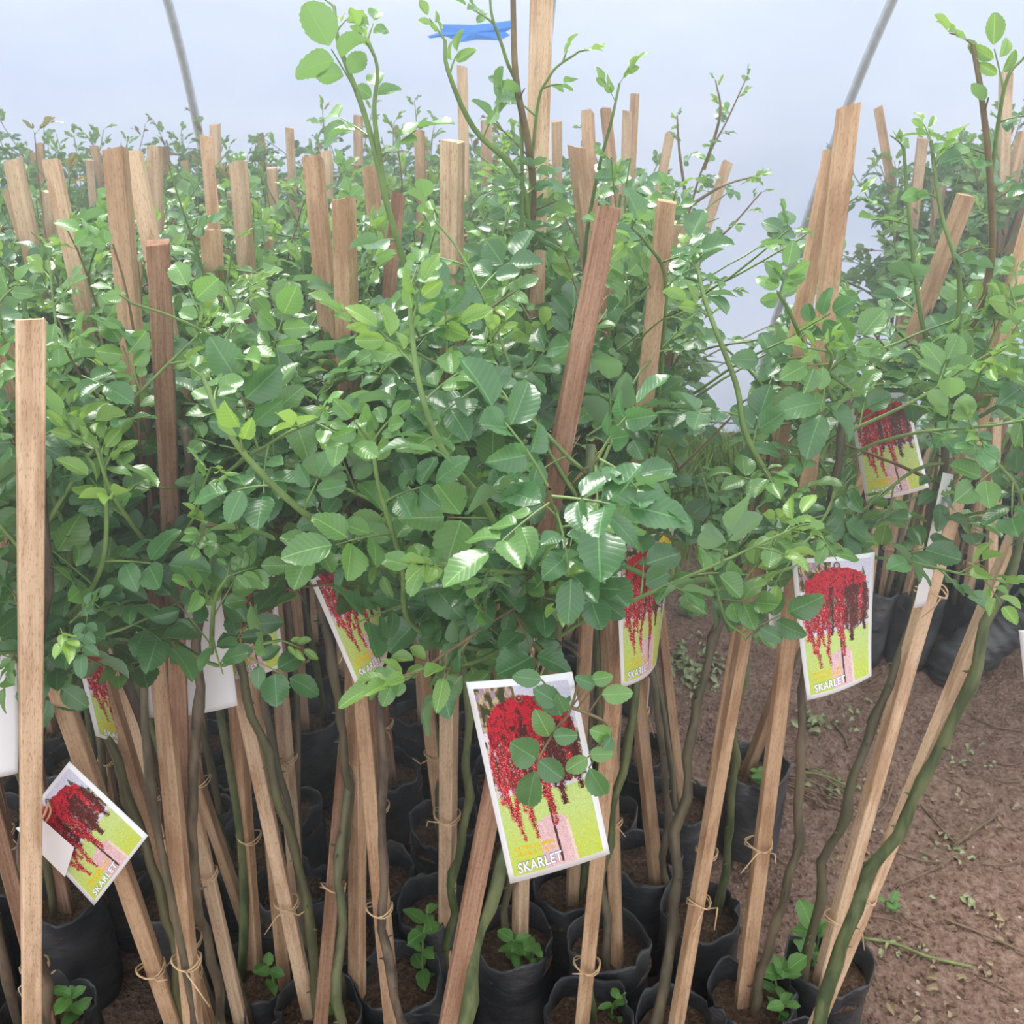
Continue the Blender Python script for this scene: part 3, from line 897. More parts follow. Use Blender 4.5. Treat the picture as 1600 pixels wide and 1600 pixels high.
# ------------------------------------------------------------------ the plants that can be picked out, one row each
# top pixel, distance of the top, low pixel, distance there, stake width (m), wood, label of the stake, label of the bush, crown settings
G_STK = 'stakes among the back rows'
ROWS = [
 dict(k='s1', top=(48, 499, .79), low=(51, 1590, .82), w=.0205, wood='wood_pale', roll=0.55, ties=0,
      sl='thick square pale stake in front of the folded tag', bl='rose bush tied to the thick square pale stake beside the folded tag', n=5, L=.26, size=.030, off=(-.02, .05), zmin=.92, bias=(-.1, .3, 0)),
 dict(k='s2', top=(247, 379, .96), low=(297, 1590, .98), w=.0205, wood='wood_brown', roll=0.25, ties=1,
      sl='reddish brown bark-faced stake standing before the blank white tag', bl='rose bush at the reddish brown stake with leaves over the blank white tag', n=7, L=.30, size=.030, off=(.03, -.01), zmin=.88, bias=(.1, -.35, 0)),
 dict(k='s3', top=(951, 324, .97), low=(703, 1600, .80), w=.021, wood='wood_brown', roll=0.15, ties=1, fibre=True,
      sl='rough fibrous brown stake leaning over the large front tag', bl='bushy rose with large glossy leaves arching over the large front tag', n=9, L=.36, size=.034, off=(.03, -.01), zmin=.95, bias=(-.25, -.3, .05), stem='stem_green', r=.0105),
 dict(k='s4', top=(1042, 314, 1.13), low=(912, 1590, 1.0), w=.0215, wood='wood_tan', roll=-0.2, ties=1,
      sl='tan square stake rising right of the fibrous brown stake', bl='rose bush tied to the tan stake right of the fibrous brown one', n=8, L=.28, size=.027, off=(.02, .03), zmin=.9, bias=(-.2, -.2, 0)),
 dict(k='s5', top=(847, -25, 1.28), low=(813, 1466, 1.17), w=.0205, wood='wood_pale', roll=0.6, ties=0,
      sl='tallest pale stake, reaching past the blue strip on the film', bl='rose bush climbing the tallest stake below the blue strip', n=9, L=.36, size=.026, off=(-.02, -.02), zmin=.95, bias=(0, 0, .25)),
 dict(k='s6', top=(1326, 166, 1.14), low=(1161, 1552, 1.064), w=.0215, wood='wood_tan', roll=0.1, ties=1, thick=.015,
      sl='broad ragged-topped stake of the twin pair above the round-topped hanging tag', bl='rose bush on the broad ragged-topped twin stake', n=8, L=.27, size=.027, off=(.03, -.01), zmin=.95, bias=(.35, -.2, 0)),
 dict(k='s7', top=(1300, 236, 1.25), low=(1060, 1586, 1.0), w=.019, wood='wood_tan', roll=0.4, ties=1,
      sl='shorter stake of the twin pair, crooked at its foot', bl='rose bush on the shorter twin stake with the dark kinked stem', n=6, L=.26, size=.026, off=(-.03, .01), zmin=.98, bias=(.2, -.1, 0), stem='stem_brown', r=.009),
 dict(k='s8', top=(1216, 590, 1.32), low=(1095, 1365, 1.22), w=.02, wood='wood_tan', roll=-0.3, ties=1,
      sl='short tan stake behind the blank tag at the aisle edge', bl='small-leaved rose bush over the short tan stake at the aisle edge', n=6, L=.22, size=.025, off=(.03, .02), zmin=.80, zmax=1.05, bias=(-.1, -.1, 0)),
 dict(k='s9', top=(1622, 330, 1.2), low=(1290, 1512, 1.10), w=.024, wood='wood_pale', roll=0.35, ties=2, thick=.017,
      sl='wide pale stake leaning across the aisle beside the bent bag', bl='rose bush with wavy brown stem on the wide leaning pale stake', n=7, L=.30, size=.026, off=(-.035, .0), zmin=.95, bias=(-.25, -.1, 0), stem='stem_brown', r=.0088),
 dict(k='s10', top=(1790, 330, 1.1), low=(1276, 1597, .99), w=.017, wood='wood_pale', roll=0.2, ties=1,
      sl='narrow pale stake behind the thick mossy green stem', bl='rose bush with a thick mossy green stem leaning over the aisle', n=4, L=.26, size=.028, off=(-.012, -.03), zmin=1.0, bias=(0, 0, .2), stem='stem_green', r=.0108),
 dict(k='l1', top=(-45, 395, 1.0), low=(285, 1480, 1.0), w=.021, wood='wood_tan', ties=1,
      sl='tan stake slanting behind the thick square pale stake', bl='rose bush on the tan stake slanting behind the thick square one', n=7, L=.3, size=.029, off=(.02, .02), zmin=.9, bias=(.1, -.2, 0)),
 dict(k='l2', top=(-170, 330, .98), low=(270, 1598, .93), w=.02, wood='wood_tan', ties=1,
      sl='tan stake whose foot slants under the curled maroon tag', bl='rose bush over the curled maroon tag', n=6, L=.3, size=.029, off=(.02, .02), zmin=.9, bias=(.25, 0, 0)),
 dict(k='l4', top=(207, 236, 1.18), low=(482, 1572, 1.04), w=.02, wood='wood_pale', ties=1,
      sl='slim pale stake leaning on its broader twin left of the bark-faced stake', bl='rose bush around the slim pale stake of the leaning twins', n=7, L=.32, size=.028, off=(.02, -.02), zmin=.9, bias=(.1, -.3, 0)),
 dict(k='l4b', top=(322, 214, 1.65), low=(441, 1490, 1.13), w=.02, wood='wood_tan', ties=0,
      sl='tan stake behind the bark-faced stake, its foot beside a pale neighbour', bl='rose bush around the tan stake behind the bark-faced one', n=8, L=.34, size=.027, off=(.02, 0), zmin=.9, bias=(0, -.2, 0)),
 dict(k='l5', top=(622, 305, 1.42), low=(502, 1598, .96), w=.0195, wood='wood_brown', ties=1,
      sl='reddish stake standing below the curled-up tag', bl='rose bush at the reddish stake below the curled-up tag', n=8, L=.34, size=.030, off=(.02, -.02), zmin=.9, bias=(0, -.3, 0)),
 dict(k='l6', top=(489, 246, 1.2), low=(612, 1590, .97), w=.0205, wood='wood_tan', ties=2,
      sl='tan stake passing in front of the curled-up tag', bl='rose bush in front of the curled-up tag', n=8, L=.33, size=.030, off=(.02, -.02), zmin=.9, bias=(.1, -.4, 0)),
 dict(k='l7a', top=(537, 311, 1.12), low=(556, 1500, 1.08), w=.021, wood='wood_tan', ties=0,
      sl='square tan stake whose top stands above a cluster of glossy leaves', bl='rose bush with glossy leaves around the square tan stake', n=8, L=.32, size=.030, off=(-.02, -.02), zmin=.92, bias=(0, -.3, 0)),
 dict(k='l7b', top=(707, 220, 1.22), low=(698, 1464, 1.17), w=.0235, wood='wood_pale', ties=1,
      sl='broad pale stake left of the tallest stake', bl='rose bush around the broad pale stake left of the tallest', n=8, L=.34, size=.028, off=(.02, -.02), zmin=.92, bias=(0, -.2, 0)),
 dict(k='m1', top=(901, 230, 1.48), low=(1026, 1383, 1.29), w=.021, wood='wood_tan', ties=0,
      sl='tan stake right of the tallest stake, its foot in an aisle-side bag', bl='rose bush right of the tallest stake', n=8, L=.34, size=.027, off=(.02, -.01), zmin=.92, bias=(.05, -.2, 0)),
 dict(k='m2', top=(946, 170, 1.9), low=(1066, 1266, 1.5), w=.017, wood='wood_tan', ties=0,
      sl='thin tan stake with its foot in the bag beside the trimmings heap', bl='rose bush with its foot beside the trimmings heap', n=7, L=.34, size=.026, off=(-.02, -.02), zmin=.95, bias=(.1, -.1, 0)),
 dict(k='m3', top=(918, 176, 1.7), low=(962, 1480, 1.14), w=.019, wood='wood_tan', ties=1,
      sl='tan stake whose foot stands beside the large front tag', bl='rose bush behind the half-turned tag', n=7, L=.32, size=.027, off=(-.02, -.01), zmin=.92, bias=(.2, -.2, 0)),
 dict(k='f', top=(1510, 305, 1.5), low=(1323, 797, 1.55), w=.022, wood='wood_tan', ties=0,
      sl='curved tan stake leaning behind the tag with maroon drooping blooms', bl='rose bush on the curved tan stake', n=7, L=.32, size=.027, off=(.02, -.01), zmin=.95, bias=(-.1, -.2, 0)),
]
FINE = {'s1', 's2', 's3', 's4', 's5', 's6', 's7', 's8', 's9', 's10', 'l1', 'l4', 'l5', 'l6', 'l7a', 'l7b'}
SOIL_Z = 0.2
SITES = []
def plant(r, idx):
    rn = random.Random(1000 + idx * 13)
    top, low = W(*r['top']), W(*r['low'])
    foot, st = stake(top, low, r['w'], M[r['wood']], r['sl'], r.get('sg'), rn, z_end=0.08, ties=r.get('ties', 1), roll=r.get('roll'), fibre=r.get('fibre', False), thick=r.get('thick'))
    axis = (top - foot).normalized()
    p_soil = foot + axis * ((SOIL_Z - foot.z) / axis.z)
    bx, by = p_soil.x + r['off'][0] * 0.6, p_soil.y + r['off'][1] * 0.6
    SITES.append((bx, by))
    # the cane runs up beside the stake
    zt = min(top.z + 0.02, r.get('ztop', 1.17))
    n = 34
    off0 = Vector((r['off'][0], r['off'][1], 0))
    pts = []
    for i in range(n + 1):
        f = i / n
        z = SOIL_Z - 0.05 + (zt - SOIL_Z + 0.05) * f
        c = foot + axis * ((z - foot.z) / axis.z)
        wob = Vector((0.011 * math.sin(f * 9 + idx), 0.009 * math.sin(f * 7 + idx * 2), 0)) + Vector((0.012 * mnoise.noise((f * 13, idx, 0)), 0.010 * mnoise.noise((f * 13, idx, 9)), 0))
        pts.append(c + off0 * (1.0 + 0.35 * math.sin(f * 5 + idx)) + wob)
    fine = r['k'] in FINE
    base = Vector((pts[0].x, pts[0].y, SOIL_Z - 0.02))
    b = Bush(base, rn, r['bl'], r.get('bg'), fine=fine)
    b.stem(pts, r.get('r', 0.0075), 0.005, M[r.get('stem', rn.choice(('stem_green', 'stem_brown', 'stem_brown')))])
    r['bush'], r['pts'], r['base_xy'] = b, pts, (bx, by)
    return b
for i, r in enumerate(ROWS):
    plant(r, i)
BY = {r['k']: r for r in ROWS}

CUR = [None]
def px_path(*p, attach=True):
    pts = [W(*q) for q in p]
    if attach and CUR[0] is not None:
        c = [q for q in CUR[0]['pts'] if q.z < pts[0].z - 0.03] or CUR[0]['pts']
        q = min(c, key=lambda a: (a - pts[0]).length)
        if 0.015 < (q - pts[0]).length < 0.45: pts = [q] + pts
    return catmull(pts, 6)

# shoots that can be singled out in the photograph, on the bush they spring from
def hero():
    f = Vector((0, -0.5, 0.35))
    CUR[0] = BY['s3']; b = CUR[0]['bush']
    b.cap = 300
    b.shoot(px_path((800, 868, .86), (755, 785, .82), (690, 700, .80), (655, 600, .80), (642, 500, .82), (640, 452, .83)), .0042, .0018, .034, step=.034, start=.0, facing=f, fresh=.25)
    b.shoot(px_path((655, 985, .86), (628, 880, .82), (592, 760, .80), (582, 690, .80)), .0036, .0018, .032, step=.032, facing=f)
    b.shoot(px_path((600, 885, .88), (480, 805, .80), (395, 725, .78), (345, 655, .78), (318, 590, .80)), .0040, .002, .031, step=.042, facing=f, start=.15)
    b.spray(px_path((905, 1030, .78), (893, 1105, .71), (868, 1140, .70), (843, 1182, .69)), [((838, 1186), (797, 1160)), ((841, 1188), (878, 1216)), ((836, 1204), (823, 1262)), ((864, 1150), (900, 1150)),
        ((858, 1150), (842, 1118)), ((846, 1062), (806, 1058)), ((870, 1098), (838, 1078)), ((884, 1112), (872, 1092))], .69)
    b.spray(px_path((893, 1105, .71), (940, 1125, .71), (955, 1145, .71), attach=False), [((955, 1150), (925, 1142)), ((955, 1152), (950, 1160)), ((920, 1178), (955, 1180)), ((918, 1184), (886, 1204)), ((920, 1200), (945, 1244)), ((940, 1085), (985, 1085)), ((930, 1070), (905, 1062)), ((925, 1062), (955, 1058))], .70)
    b.shoot(px_path((870, 880, .84), (930, 860, .82), (965, 850, .80)), .0026, .0014, .028, step=.032, facing=f)
    b.shoot(px_path((820, 1000, .84), (740, 1035, .80), (660, 1045, .78), (635, 1062, .78)), .0032, .0016, .024, step=.03, start=.3, facing=f)
    b.shoot(px_path((840, 900, .84), (760, 890, .78), (690, 880, .76)), .003, .0015, .030, step=.03, facing=f)
    CUR[0] = BY['l7a']; b = CUR[0]['bush']
    b.shoot(px_path((640, 520, 1.05), (600, 300, 1.0), (570, 180, 1.0), (530, 70, 1.0), (522, 10, 1.02)), .0042, .0018, .030, step=.05, start=.1, fresh=.4)
    b.shoot(px_path((600, 290, 1.0), (585, 180, .99), (590, 110, .99), (575, 60, 1.0), attach=False), .003, .0013, .026, step=.045, start=.2)
    CUR[0] = BY['s5']; b = CUR[0]['bush']
    b.shoot(px_path((832, 330, 1.22), (826, 230, 1.18), (806, 120, 1.15), (801, -30, 1.15)), .006, .0032, .026, step=.07, mat=M['shoot_brown'], fresh=.4)
    b.shoot(px_path((822, 310, 1.2), (740, 200, 1.15), (700, 110, 1.12), (695, 62, 1.12)), .0045, .002, .026, step=.04)
    b.shoot(px_path((815, 200, 1.18), (790, 90, 1.15), (770, 30, 1.14), (765, -10, 1.14)), .0028, .0013, .026, step=.05, start=.25)
    b.shoot(px_path((835, 210, 1.2), (858, 120, 1.18), (905, 80, 1.17)), .0025, .0012, .022, step=.035, start=.3)
    CUR[0] = BY['m1']; b = CUR[0]['bush']
    b.shoot(px_path((915, 420, 1.4), (930, 290, 1.35), (955, 190, 1.3), (968, 130, 1.3)), .0045, .002, .03, step=.045, start=.1)
    b.shoot(px_path((960, 400, 1.4), (975, 260, 1.4), (985, 180, 1.4)), .004, .002, .026, step=.045, start=.1)
    CUR[0] = BY['m2']; b = CUR[0]['bush']
    for pth in (((1045, 430, 1.9), (1095, 270, 1.88), (1135, 190, 1.86), (1168, 118, 1.86)), ((1075, 330, 1.88), (1062, 240, 1.86), (1058, 180, 1.86)), ((1100, 265, 1.88), (1125, 180, 1.86), (1118, 125, 1.86)),
                ((1080, 320, 1.88), (1130, 290, 1.86), (1180, 275, 1.86)), ((1060, 400, 1.9), (1125, 370, 1.86), (1190, 300, 1.84))):
        b.shoot(px_path(*pth, attach=pth[0][0] < 1050), .0035, .0012, .013, step=.03, mat=M['shoot_brown'], start=.3, clear_all=True)
    CUR[0] = BY['s4']; b = CUR[0]['bush']
    b.shoot(px_path((1040, 440, 1.1), (1010, 380, 1.05), (975, 345, 1.0)), .003, .0015, .026)
    b.shoot(px_path((1015, 690, 1.12), (1100, 560, 1.1), (1085, 450, 1.1), (1100, 380, 1.1)), .0042, .0018, .028)
    b.shoot(px_path((940, 860, 1.0), (1010, 900, .98), (1085, 925, .96), (1150, 915, .95), (1195, 900, .95), (1240, 886, .95)), .0042, .002, .030, step=.045, start=.25, facing=f, fresh=.5)
    b.shoot(px_path((1120, 925, .95), (1135, 970, .93), (1160, 990, .92), (1165, 1000, .92), attach=False), .002, .0012, .030, step=.05, facing=Vector((0, -1.2, .1)), young_tail=0, tip_young=False, clear_all=True)
    CUR[0] = BY['s6']; b = CUR[0]['bush']
    b.shoot(px_path((1245, 810, 1.05), (1170, 690, 1.0), (1150, 600, 1.0), (1105, 480, 1.0), (1090, 420, 1.02)), .0046, .002, .029, step=.036, start=.05, fresh=.45)
    b.shoot(px_path((1270, 560, 1.1), (1230, 480, 1.05), (1215, 455, 1.03)), .003, .0015, .032, step=.04, facing=Vector((0, -1, .2)))
    b.shoot(px_path((1290, 600, 1.08), (1300, 560, 1.0), (1290, 540, .98)), .003, .0015, .034, step=.04, facing=Vector((0, -1, .3)))
    CUR[0] = BY['s9']; b = CUR[0]['bush']
    b.shoot(px_path((1545, 430, 1.2), (1548, 300, 1.16), (1535, 160, 1.14), (1520, 70, 1.14)), .0055, .0025, .028, step=.05, start=.15, mat=M['shoot_brown'], fresh=.4)
    b.shoot(px_path((1545, 330, 1.17), (1547, 300, 1.165), (1560, 190, 1.14), (1575, 120, 1.12), (1600, 90, 1.12), attach=False), .003, .0015, .027, step=.04)
    b.shoot(px_path((1480, 640, 1.2), (1440, 500, 1.2), (1420, 330, 1.2), (1412, 230, 1.2)), .004, .0018, .028, step=.036, start=.1, fresh=.4)
    b.shoot(px_path((1480, 600, 1.2), (1500, 450, 1.15), (1470, 330, 1.15), (1455, 220, 1.15)), .004, .0018, .028, step=.036, start=.1, fresh=.4)
    CUR[0] = BY['s2']; b = CUR[0]['bush']
    b.shoot(px_path((270, 1000, .95), (340, 1040, .88), (400, 1010, .84), (440, 1000, .84)), .003, .0015, .027, step=.03, facing=f, young_tail=1)
    b.shoot(px_path((330, 1020, .9), (335, 940, .84), (355, 900, .84), attach=False), .003, .0015, .028, step=.03, facing=f)
    b.shoot(px_path((250, 870, .92), (200, 810, .86), (170, 760, .84), (150, 700, .84)), .003, .0015, .029, step=.032, facing=f)
    CUR[0] = BY['l1']; b = CUR[0]['bush']
    b.shoot(px_path((20, 1030, .95), (110, 960, .88), (160, 880, .85), (165, 760, .85), (155, 700, .86)), .004, .0018, .028, step=.034, facing=f)
    b.shoot(px_path((100, 1000, .95), (110, 860, .88), (80, 760, .88), (100, 650, .9)), .004, .0018, .029, step=.034, facing=f)
hero()
for r in ROWS:
    b = r['bush']
    if b.fine: b.cap = 300
    b.crown(r['pts'], r['n'] if b.fine else r['n'] + 2, r['L'], r['size'], bias=Vector(r['bias']), zmin=r['zmin'], zmax=r.get('zmax', 1.30), droop=0.12, density=1.12)
    b.finish()

# ------------------------------------------------------------------ back stakes seen above the leaves
sg = 'slender stakes standing in the back rows'
def far_plant(i, top, low, wood, in_left, leafy, zt=None, w=None, own=None):
    rn = random.Random(5000 + i * 7)
    tone = {'wood_pale': 'pale', 'wood_tan': 'tan', 'wood_brown': 'reddish brown'}[wood]
    red = rn.random() < .12
    tip = 'reddish-tipped' if red else 'green-tipped'
    if in_left:
        zone = 'in the dense rows nearest the film' if low.y > 2.2 else 'in the middle of the dense rows'
        sl, s_g = f'{tone} wooden stake standing {zone}', f'{tone} stakes {zone}'
        bl, b_g = f'small-leaved {tip} rose bush {zone}', f'{tip} rose bushes {zone}'
        gl, g_g = f'black grow bag packed {zone}', f'bags {zone}'
    else:
        sl, s_g = f'{tone} stake in the separate block of bags across the aisle', f'{tone} stakes across the aisle'
        bl, b_g = f'{tip} rose bush in the separate block across the aisle', f'{tip} rose bushes across the aisle'
        gl, g_g = 'black grow bag in the block across the aisle', 'bags across the aisle'
    if own: sl, s_g = own, None
    foot, st = stake(top, low, w or rn.uniform(.017, .0215), M[wood], sl, s_g, rn, z_end=0.08, ties=1, segs=5)
    axis = (top - foot).normalized()
    ps = foot + axis * ((SOIL_Z - foot.z) / axis.z)
    off0 = Vector((rn.uniform(-.025, .025), rn.uniform(-.025, .025), 0))
    zt = min(top.z, 1.13)
    pts = []
    for k in range(13):
        f = k / 12
        z = 0.15 + (zt - 0.15) * f
        c = foot + axis * ((z - foot.z) / axis.z)
        pts.append(c + off0 + Vector((.012 * math.sin(f * 8 + i), .01 * math.sin(f * 6 + i * 2), 0)))
    b = Bush(Vector((pts[0].x, pts[0].y, 0.18)), rn, bl, b_g, fine=False)
    b.stem(pts, rn.uniform(.006, .0085), .0045, M[rn.choice(('stem_green', 'stem_brown'))], thorns=False)
    b.crown(pts, leafy + 2, .32, rn.uniform(.019, .024), zmin=.86, zmax=1.27, bias=Vector((0, -.1, .2)), droop=.04, density=1.25, red=red, fresh=.4)
    tall = 2 if (top.x > -0.75 or not in_left) else 1
    for _ in range(tall):
        p = pts[-1 - rn.randrange(2)]
        d = Vector((rn.uniform(-.4, .4), rn.uniform(-.3, .3), 1))
        b.shoot(b.grow(p, d, rn.uniform(.2, .34), 0.0, .10), .0024, .001, rn.uniform(.017, .024), mat=M[rn.choice(('shoot', 'shoot_brown'))], red=red, fresh=.5)
    BAG_LATE.append((ps.x, ps.y, gl, g_g, rn))
    SITES.append((ps.x, ps.y))
BAG_LATE = []
idx = 0
for (x, y, Y, lean, lb) in back_sites:
    top = W(x, y, Y)
    low = W(x + lean * 2.5, y + 250, Y - 0.03)
    far_plant(idx, top, low, random.Random(idx).choice(('wood_pale', 'wood_tan', 'wood_pale')), top.x < 0.62 and x < 1250, 10, own=lb, w=.023 if x > 1340 else None)
    idx += 1
# fill the rows between them
rn = random.Random(42)
def try_site(x, y, dmin):
    return all((x - a) ** 2 + (y - b) ** 2 > dmin * dmin for a, b in SITES)
left_fill, right_fill = [], [(1.10, 2.42)]
SITES.append((1.10, 2.42))
tries = 0
while tries < 6000 and len(left_fill) < 84:
    tries += 1
    y = rn.uniform(0.95, 3.35); x = rn.uniform(-0.6 * y - 0.35, 0.34 if y < 1.7 else (0.2 if y < 2.4 else 0.1))
    if try_site(x, y, 0.142 if y < 1.8 else 0.18):
        SITES.append((x, y)); left_fill.append((x, y))
tries = 0
while tries < 4000 and len(right_fill) < 20:
    tries += 1
    y = rn.uniform(1.85, 3.3); x = rn.uniform(1.12, 0.66 * y + 0.35)
    if y < 2.35 and x < 1.55: continue
    if try_site(x, y, 0.19):
        SITES.append((x, y)); right_fill.append((x, y))
for (x, y), il in [(p, True) for p in left_fill] + [(p, False) for p in right_fill]:
    SITES.remove((x, y))
    lx, ly = rn.uniform(-.05, .05), rn.uniform(-.06, .06)
    if not il: lx += rn.uniform(-.05, .2)
    zt = rn.uniform(1.12, 1.30) if y < 1.8 else rn.uniform(1.12, 1.36)
    top = Vector((x + lx, y + ly, zt)); low = Vector((x, y, .2))
    far_plant(idx, top, low, rn.choice(('wood_pale', 'wood_tan', 'wood_tan', 'wood_brown')), il, 8 if y < 2.4 else 9)
    idx += 1

# ------------------------------------------------------------------ bags
def label_bag(k):
    return {
     's6': 'open grow bag of pale soil with turned-down rim at the aisle edge',
     's8': 'tall smooth black grow bag with two seedlings at the aisle edge',
     's3': 'black shiny grow bag directly below the large front tag',
     's9': 'grow bag with leafy weeds at the foot of the wide leaning stake',
     'm1': 'grow bag with reddish soil below the half-turned tag',
     'm2': 'grow bag nearest the heap of green trimmings',
     's10': 'grow bag at the foot of the thick mossy green stem',
    }.get(k)
rnb = random.Random(9)
near_bags = []
for r in ROWS:
    near_bags.append((r['base_xy'][0], r['base_xy'][1], label_bag(r['k'])))
placed = []
def put_bag(x, y, label, group):
    # nudge apart so that neighbours only touch
    for _ in range(40):
        for (a, b) in placed:
            dx, dy = x - a, y - b
            d = math.hypot(dx, dy)
            if d < 2.04 * BAG_R:
                k = (2.04 * BAG_R - d) * 0.5 / max(d, 1e-3)
                x += dx * k; y += dy * k
    if any(math.hypot(x - a, y - b) < 1.85 * BAG_R for a, b in placed):
        return None
    placed.append((x, y))
    return bag(x, y, rnb, label, group)
for x, y, lb in sorted(near_bags, key=lambda t: t[2] is None):
    put_bag(x, y, lb or 'black grow bag in the front rows under the leaning stakes', None if lb else 'bags in the front rows')
for x, y, gl, g_g, _ in BAG_LATE:
    put_bag(x, y, gl, g_g)

# the slumped bag across the aisle
def bent_bag():
    p = WZ(1490, 1050, 0.0)
    rn = random.Random(4)
    n, V, F = 26, [], []
    path = catmull([(0, 0, 0.0), (0.0, 0, 0.05), (0.05, 0, 0.10), (0.12, 0.01, 0.15), (0.155, 0.01, 0.21)], 12)
    for j, c in enumerate(path):
        f = j / (len(path) - 1)
        for k in range(n):
            a = 2 * PI * k / n
            rr = 0.066 * (1 + 0.05 * math.sin(f * 60 + 2.6 * math.sin(a * 2 + f * 5)) * (1 - f * 0.3) + 0.08 * mnoise.noise((math.cos(a) * 2, math.sin(a) * 2, f * 9)))
            d = Vector((math.cos(a), math.sin(a), 0)) * rr
            if f > 0.25: d = Quaternion((0, 1, 0), 0.55) @ d
            V.append(c + d)
    m = len(path)
    for j in range(m - 1):
        for k in range(n):
            F.append((j * n + k, j * n + (k + 1) % n, (j + 1) * n + (k + 1) % n, (j + 1) * n + k))
    F.append(tuple(reversed(range(n))))
    e = empty('grow_bag', (p.x, p.y, ground_z(p.x, p.y)))
    tag(e, 'slumped wrinkled grow bag bent over sideways in the aisle', 'grow bag')
    mesh_obj('bag_skin', V, F, M['bag'], e)
    q = Quaternion((0, 1, 0), 0.55)
    me_s = SOILS[0]
    so = link('soil', me_s, e)
    so.rotation_mode = 'QUATERNION'; so.rotation_quaternion = q
    so.location = path[-1] - q @ Vector((0, 0, 0.214))
bent_bag()

# ------------------------------------------------------------------ tags
def paint_print(nu, nv, seed):
    """colours of the printed picture, rows from top to bottom"""
    rs = np.random.RandomState(seed)
    u, v = np.meshgrid(np.linspace(0, 1, nu), np.linspace(0, 1, nv))
    def smooth(s):
        g = rs.rand(s + 2, s + 2)
        x, y = u * s, v * s
        i, j = np.floor(x).astype(int), np.floor(y).astype(int)
        fx, fy = x - i, y - j
        return (g[j, i] * (1 - fx) + g[j, i + 1] * fx) * (1 - fy) + (g[j + 1, i] * (1 - fx) + g[j + 1, i + 1] * fx) * fy
    fine = rs.rand(nv, nu)
    n1, n2, n3 = smooth(9), smooth(26), smooth(60)
    C = np.zeros((nv, nu, 3))
    def put(mask, col, amt=1.0):
        m = (mask.astype(float) * amt)[..., None]
        C[:] = C * (1 - m) + np.asarray(col, float) * m
    put(v >= 0, (0.80, 0.79, 0.87))                                              # sky
    trees = (v < 0.52) & ((u < 0.42) | (v > 0.26))
    put(trees, (0.42, 0.36, 0.22)); put(trees & (n2 > 0.55), (0.62, 0.52, 0.60)); put(trees & (n3 > 0.62), (0.74, 0.66, 0.50)); put(trees & (n2 < 0.35), (0.22, 0.24, 0.16))
    put((u < 0.16) & (v > 0.22) & (v < 0.34) & (n2 > .4), (0.86, 0.84, 0.88))
    con = np.abs(u - 0.88) < (v - 0.05) * 0.42
    put(con & (v < 0.30) & (u > 0.76), (0.30, 0.33, 0.29)); put(con & (v < 0.3) & (n3 > 0.6) & (u > .76), (0.55, 0.52, 0.44))
    put((v > 0.30) & (v < 0.56) & (n3 > 0.55), (0.82, 0.78, 0.72))
    lawn = v > 0.545 + 0.02 * n1
    put(lawn, (0.73, 0.80, 0.48)); put(lawn, (0.74, 0.77, 0.24), np.clip((v - .68) * 4, 0, 1) * .8); put(lawn & (n3 > 0.55), (0.70, 0.80, 0.48), 0.5)
    px0, px1 = 0.36 + 0.02 * (v - .7), 0.69 + 0.12 * np.clip(v - 0.75, 0, 1)
    path = (u > px0) & (u < px1) & (v > 0.70 + 0.35 * np.abs(u - 0.54) ** 1.4)
    put(path, (0.82, 0.66, 0.66)); put(path & (fine > 0.6), (0.86, 0.72, 0.74)); 
    edge = (np.abs(u - px1) < 0.018) & (v > 0.75)
    put(edge, (0.88, 0.78, 0.70))
    trunk = (np.abs(u - (0.505 + 0.09 * np.clip(v - 0.3, 0, 1))) < 0.013) & (v > 0.25) & (v < 0.985)
    put(trunk, (0.27, 0.17, 0.10))
    # weeping crown
    cx, cy = (u - 0.5) / 0.44, (v - 0.20) / 0.15
    crown = (cx ** 2 + np.maximum(0, -cy) ** 2 + 0.05 * np.maximum(0, cy) ** 2) < (1.0 + 0.35 * (n2 - .5))
    crown &= v < 0.24 + 0.10 * n2
    curtain = (np.abs(u - 0.5) < 0.43) & (v > 0.2) & (v < 0.50 + 0.08 * n2) & (n3 > 0.36)
    red = np.zeros_like(u, bool); dark = np.zeros_like(u, bool)
    strands = [(.05, .030, .26, .60, 0), (.12, .036, .20, .70, 0), (.195, .030, .16, .82, 0), (.27, .036, .12, .66, 0), (.345, .030, .1, .82, 0), (.42, .03, .12, .58, 1),
               (.49, .03, .1, .60, 0), (.57, .040, .1, .77, 0), (.64, .03, .1, .56, 1), (.72, .050, .12, .665, 1), (.80, .035, .14, .54, 1), (.86, .028, .14, .50, 0), (.925, .045, .2, .60, 1)]
    for (c, w, v0, v1, dk) in strands:
        wob = 0.02 * np.sin(v * 23 + c * 40) + 0.02 * (n2 - 0.5)
        taper = np.clip((v1 - v) / 0.10, 0.6, 1.0)
        m = (np.abs(u - c - wob * 0.7 + (fine - 0.5) * 0.035) < w * 0.95 * taper * (0.6 + 0.8 * n3)) & (v > v0) & (v < v1)
        (dark if dk else red)[m] = True
    dark |= crown & (n1 < 0.35) & (v > .22)
    put(curtain, (0.33, 0.20, 0.17)); put(curtain & (fine > .7), (0.50, 0.14, 0.17)); put(curtain & (n3 > .68), (0.66, 0.56, 0.48))
    put(dark, (0.22, 0.06, 0.07)); put(dark & (fine > 0.72), (0.42, 0.12, 0.14)); put(dark & (fine < .08), (0.6, 0.42, 0.42))
    rr = red | (crown & ~dark)
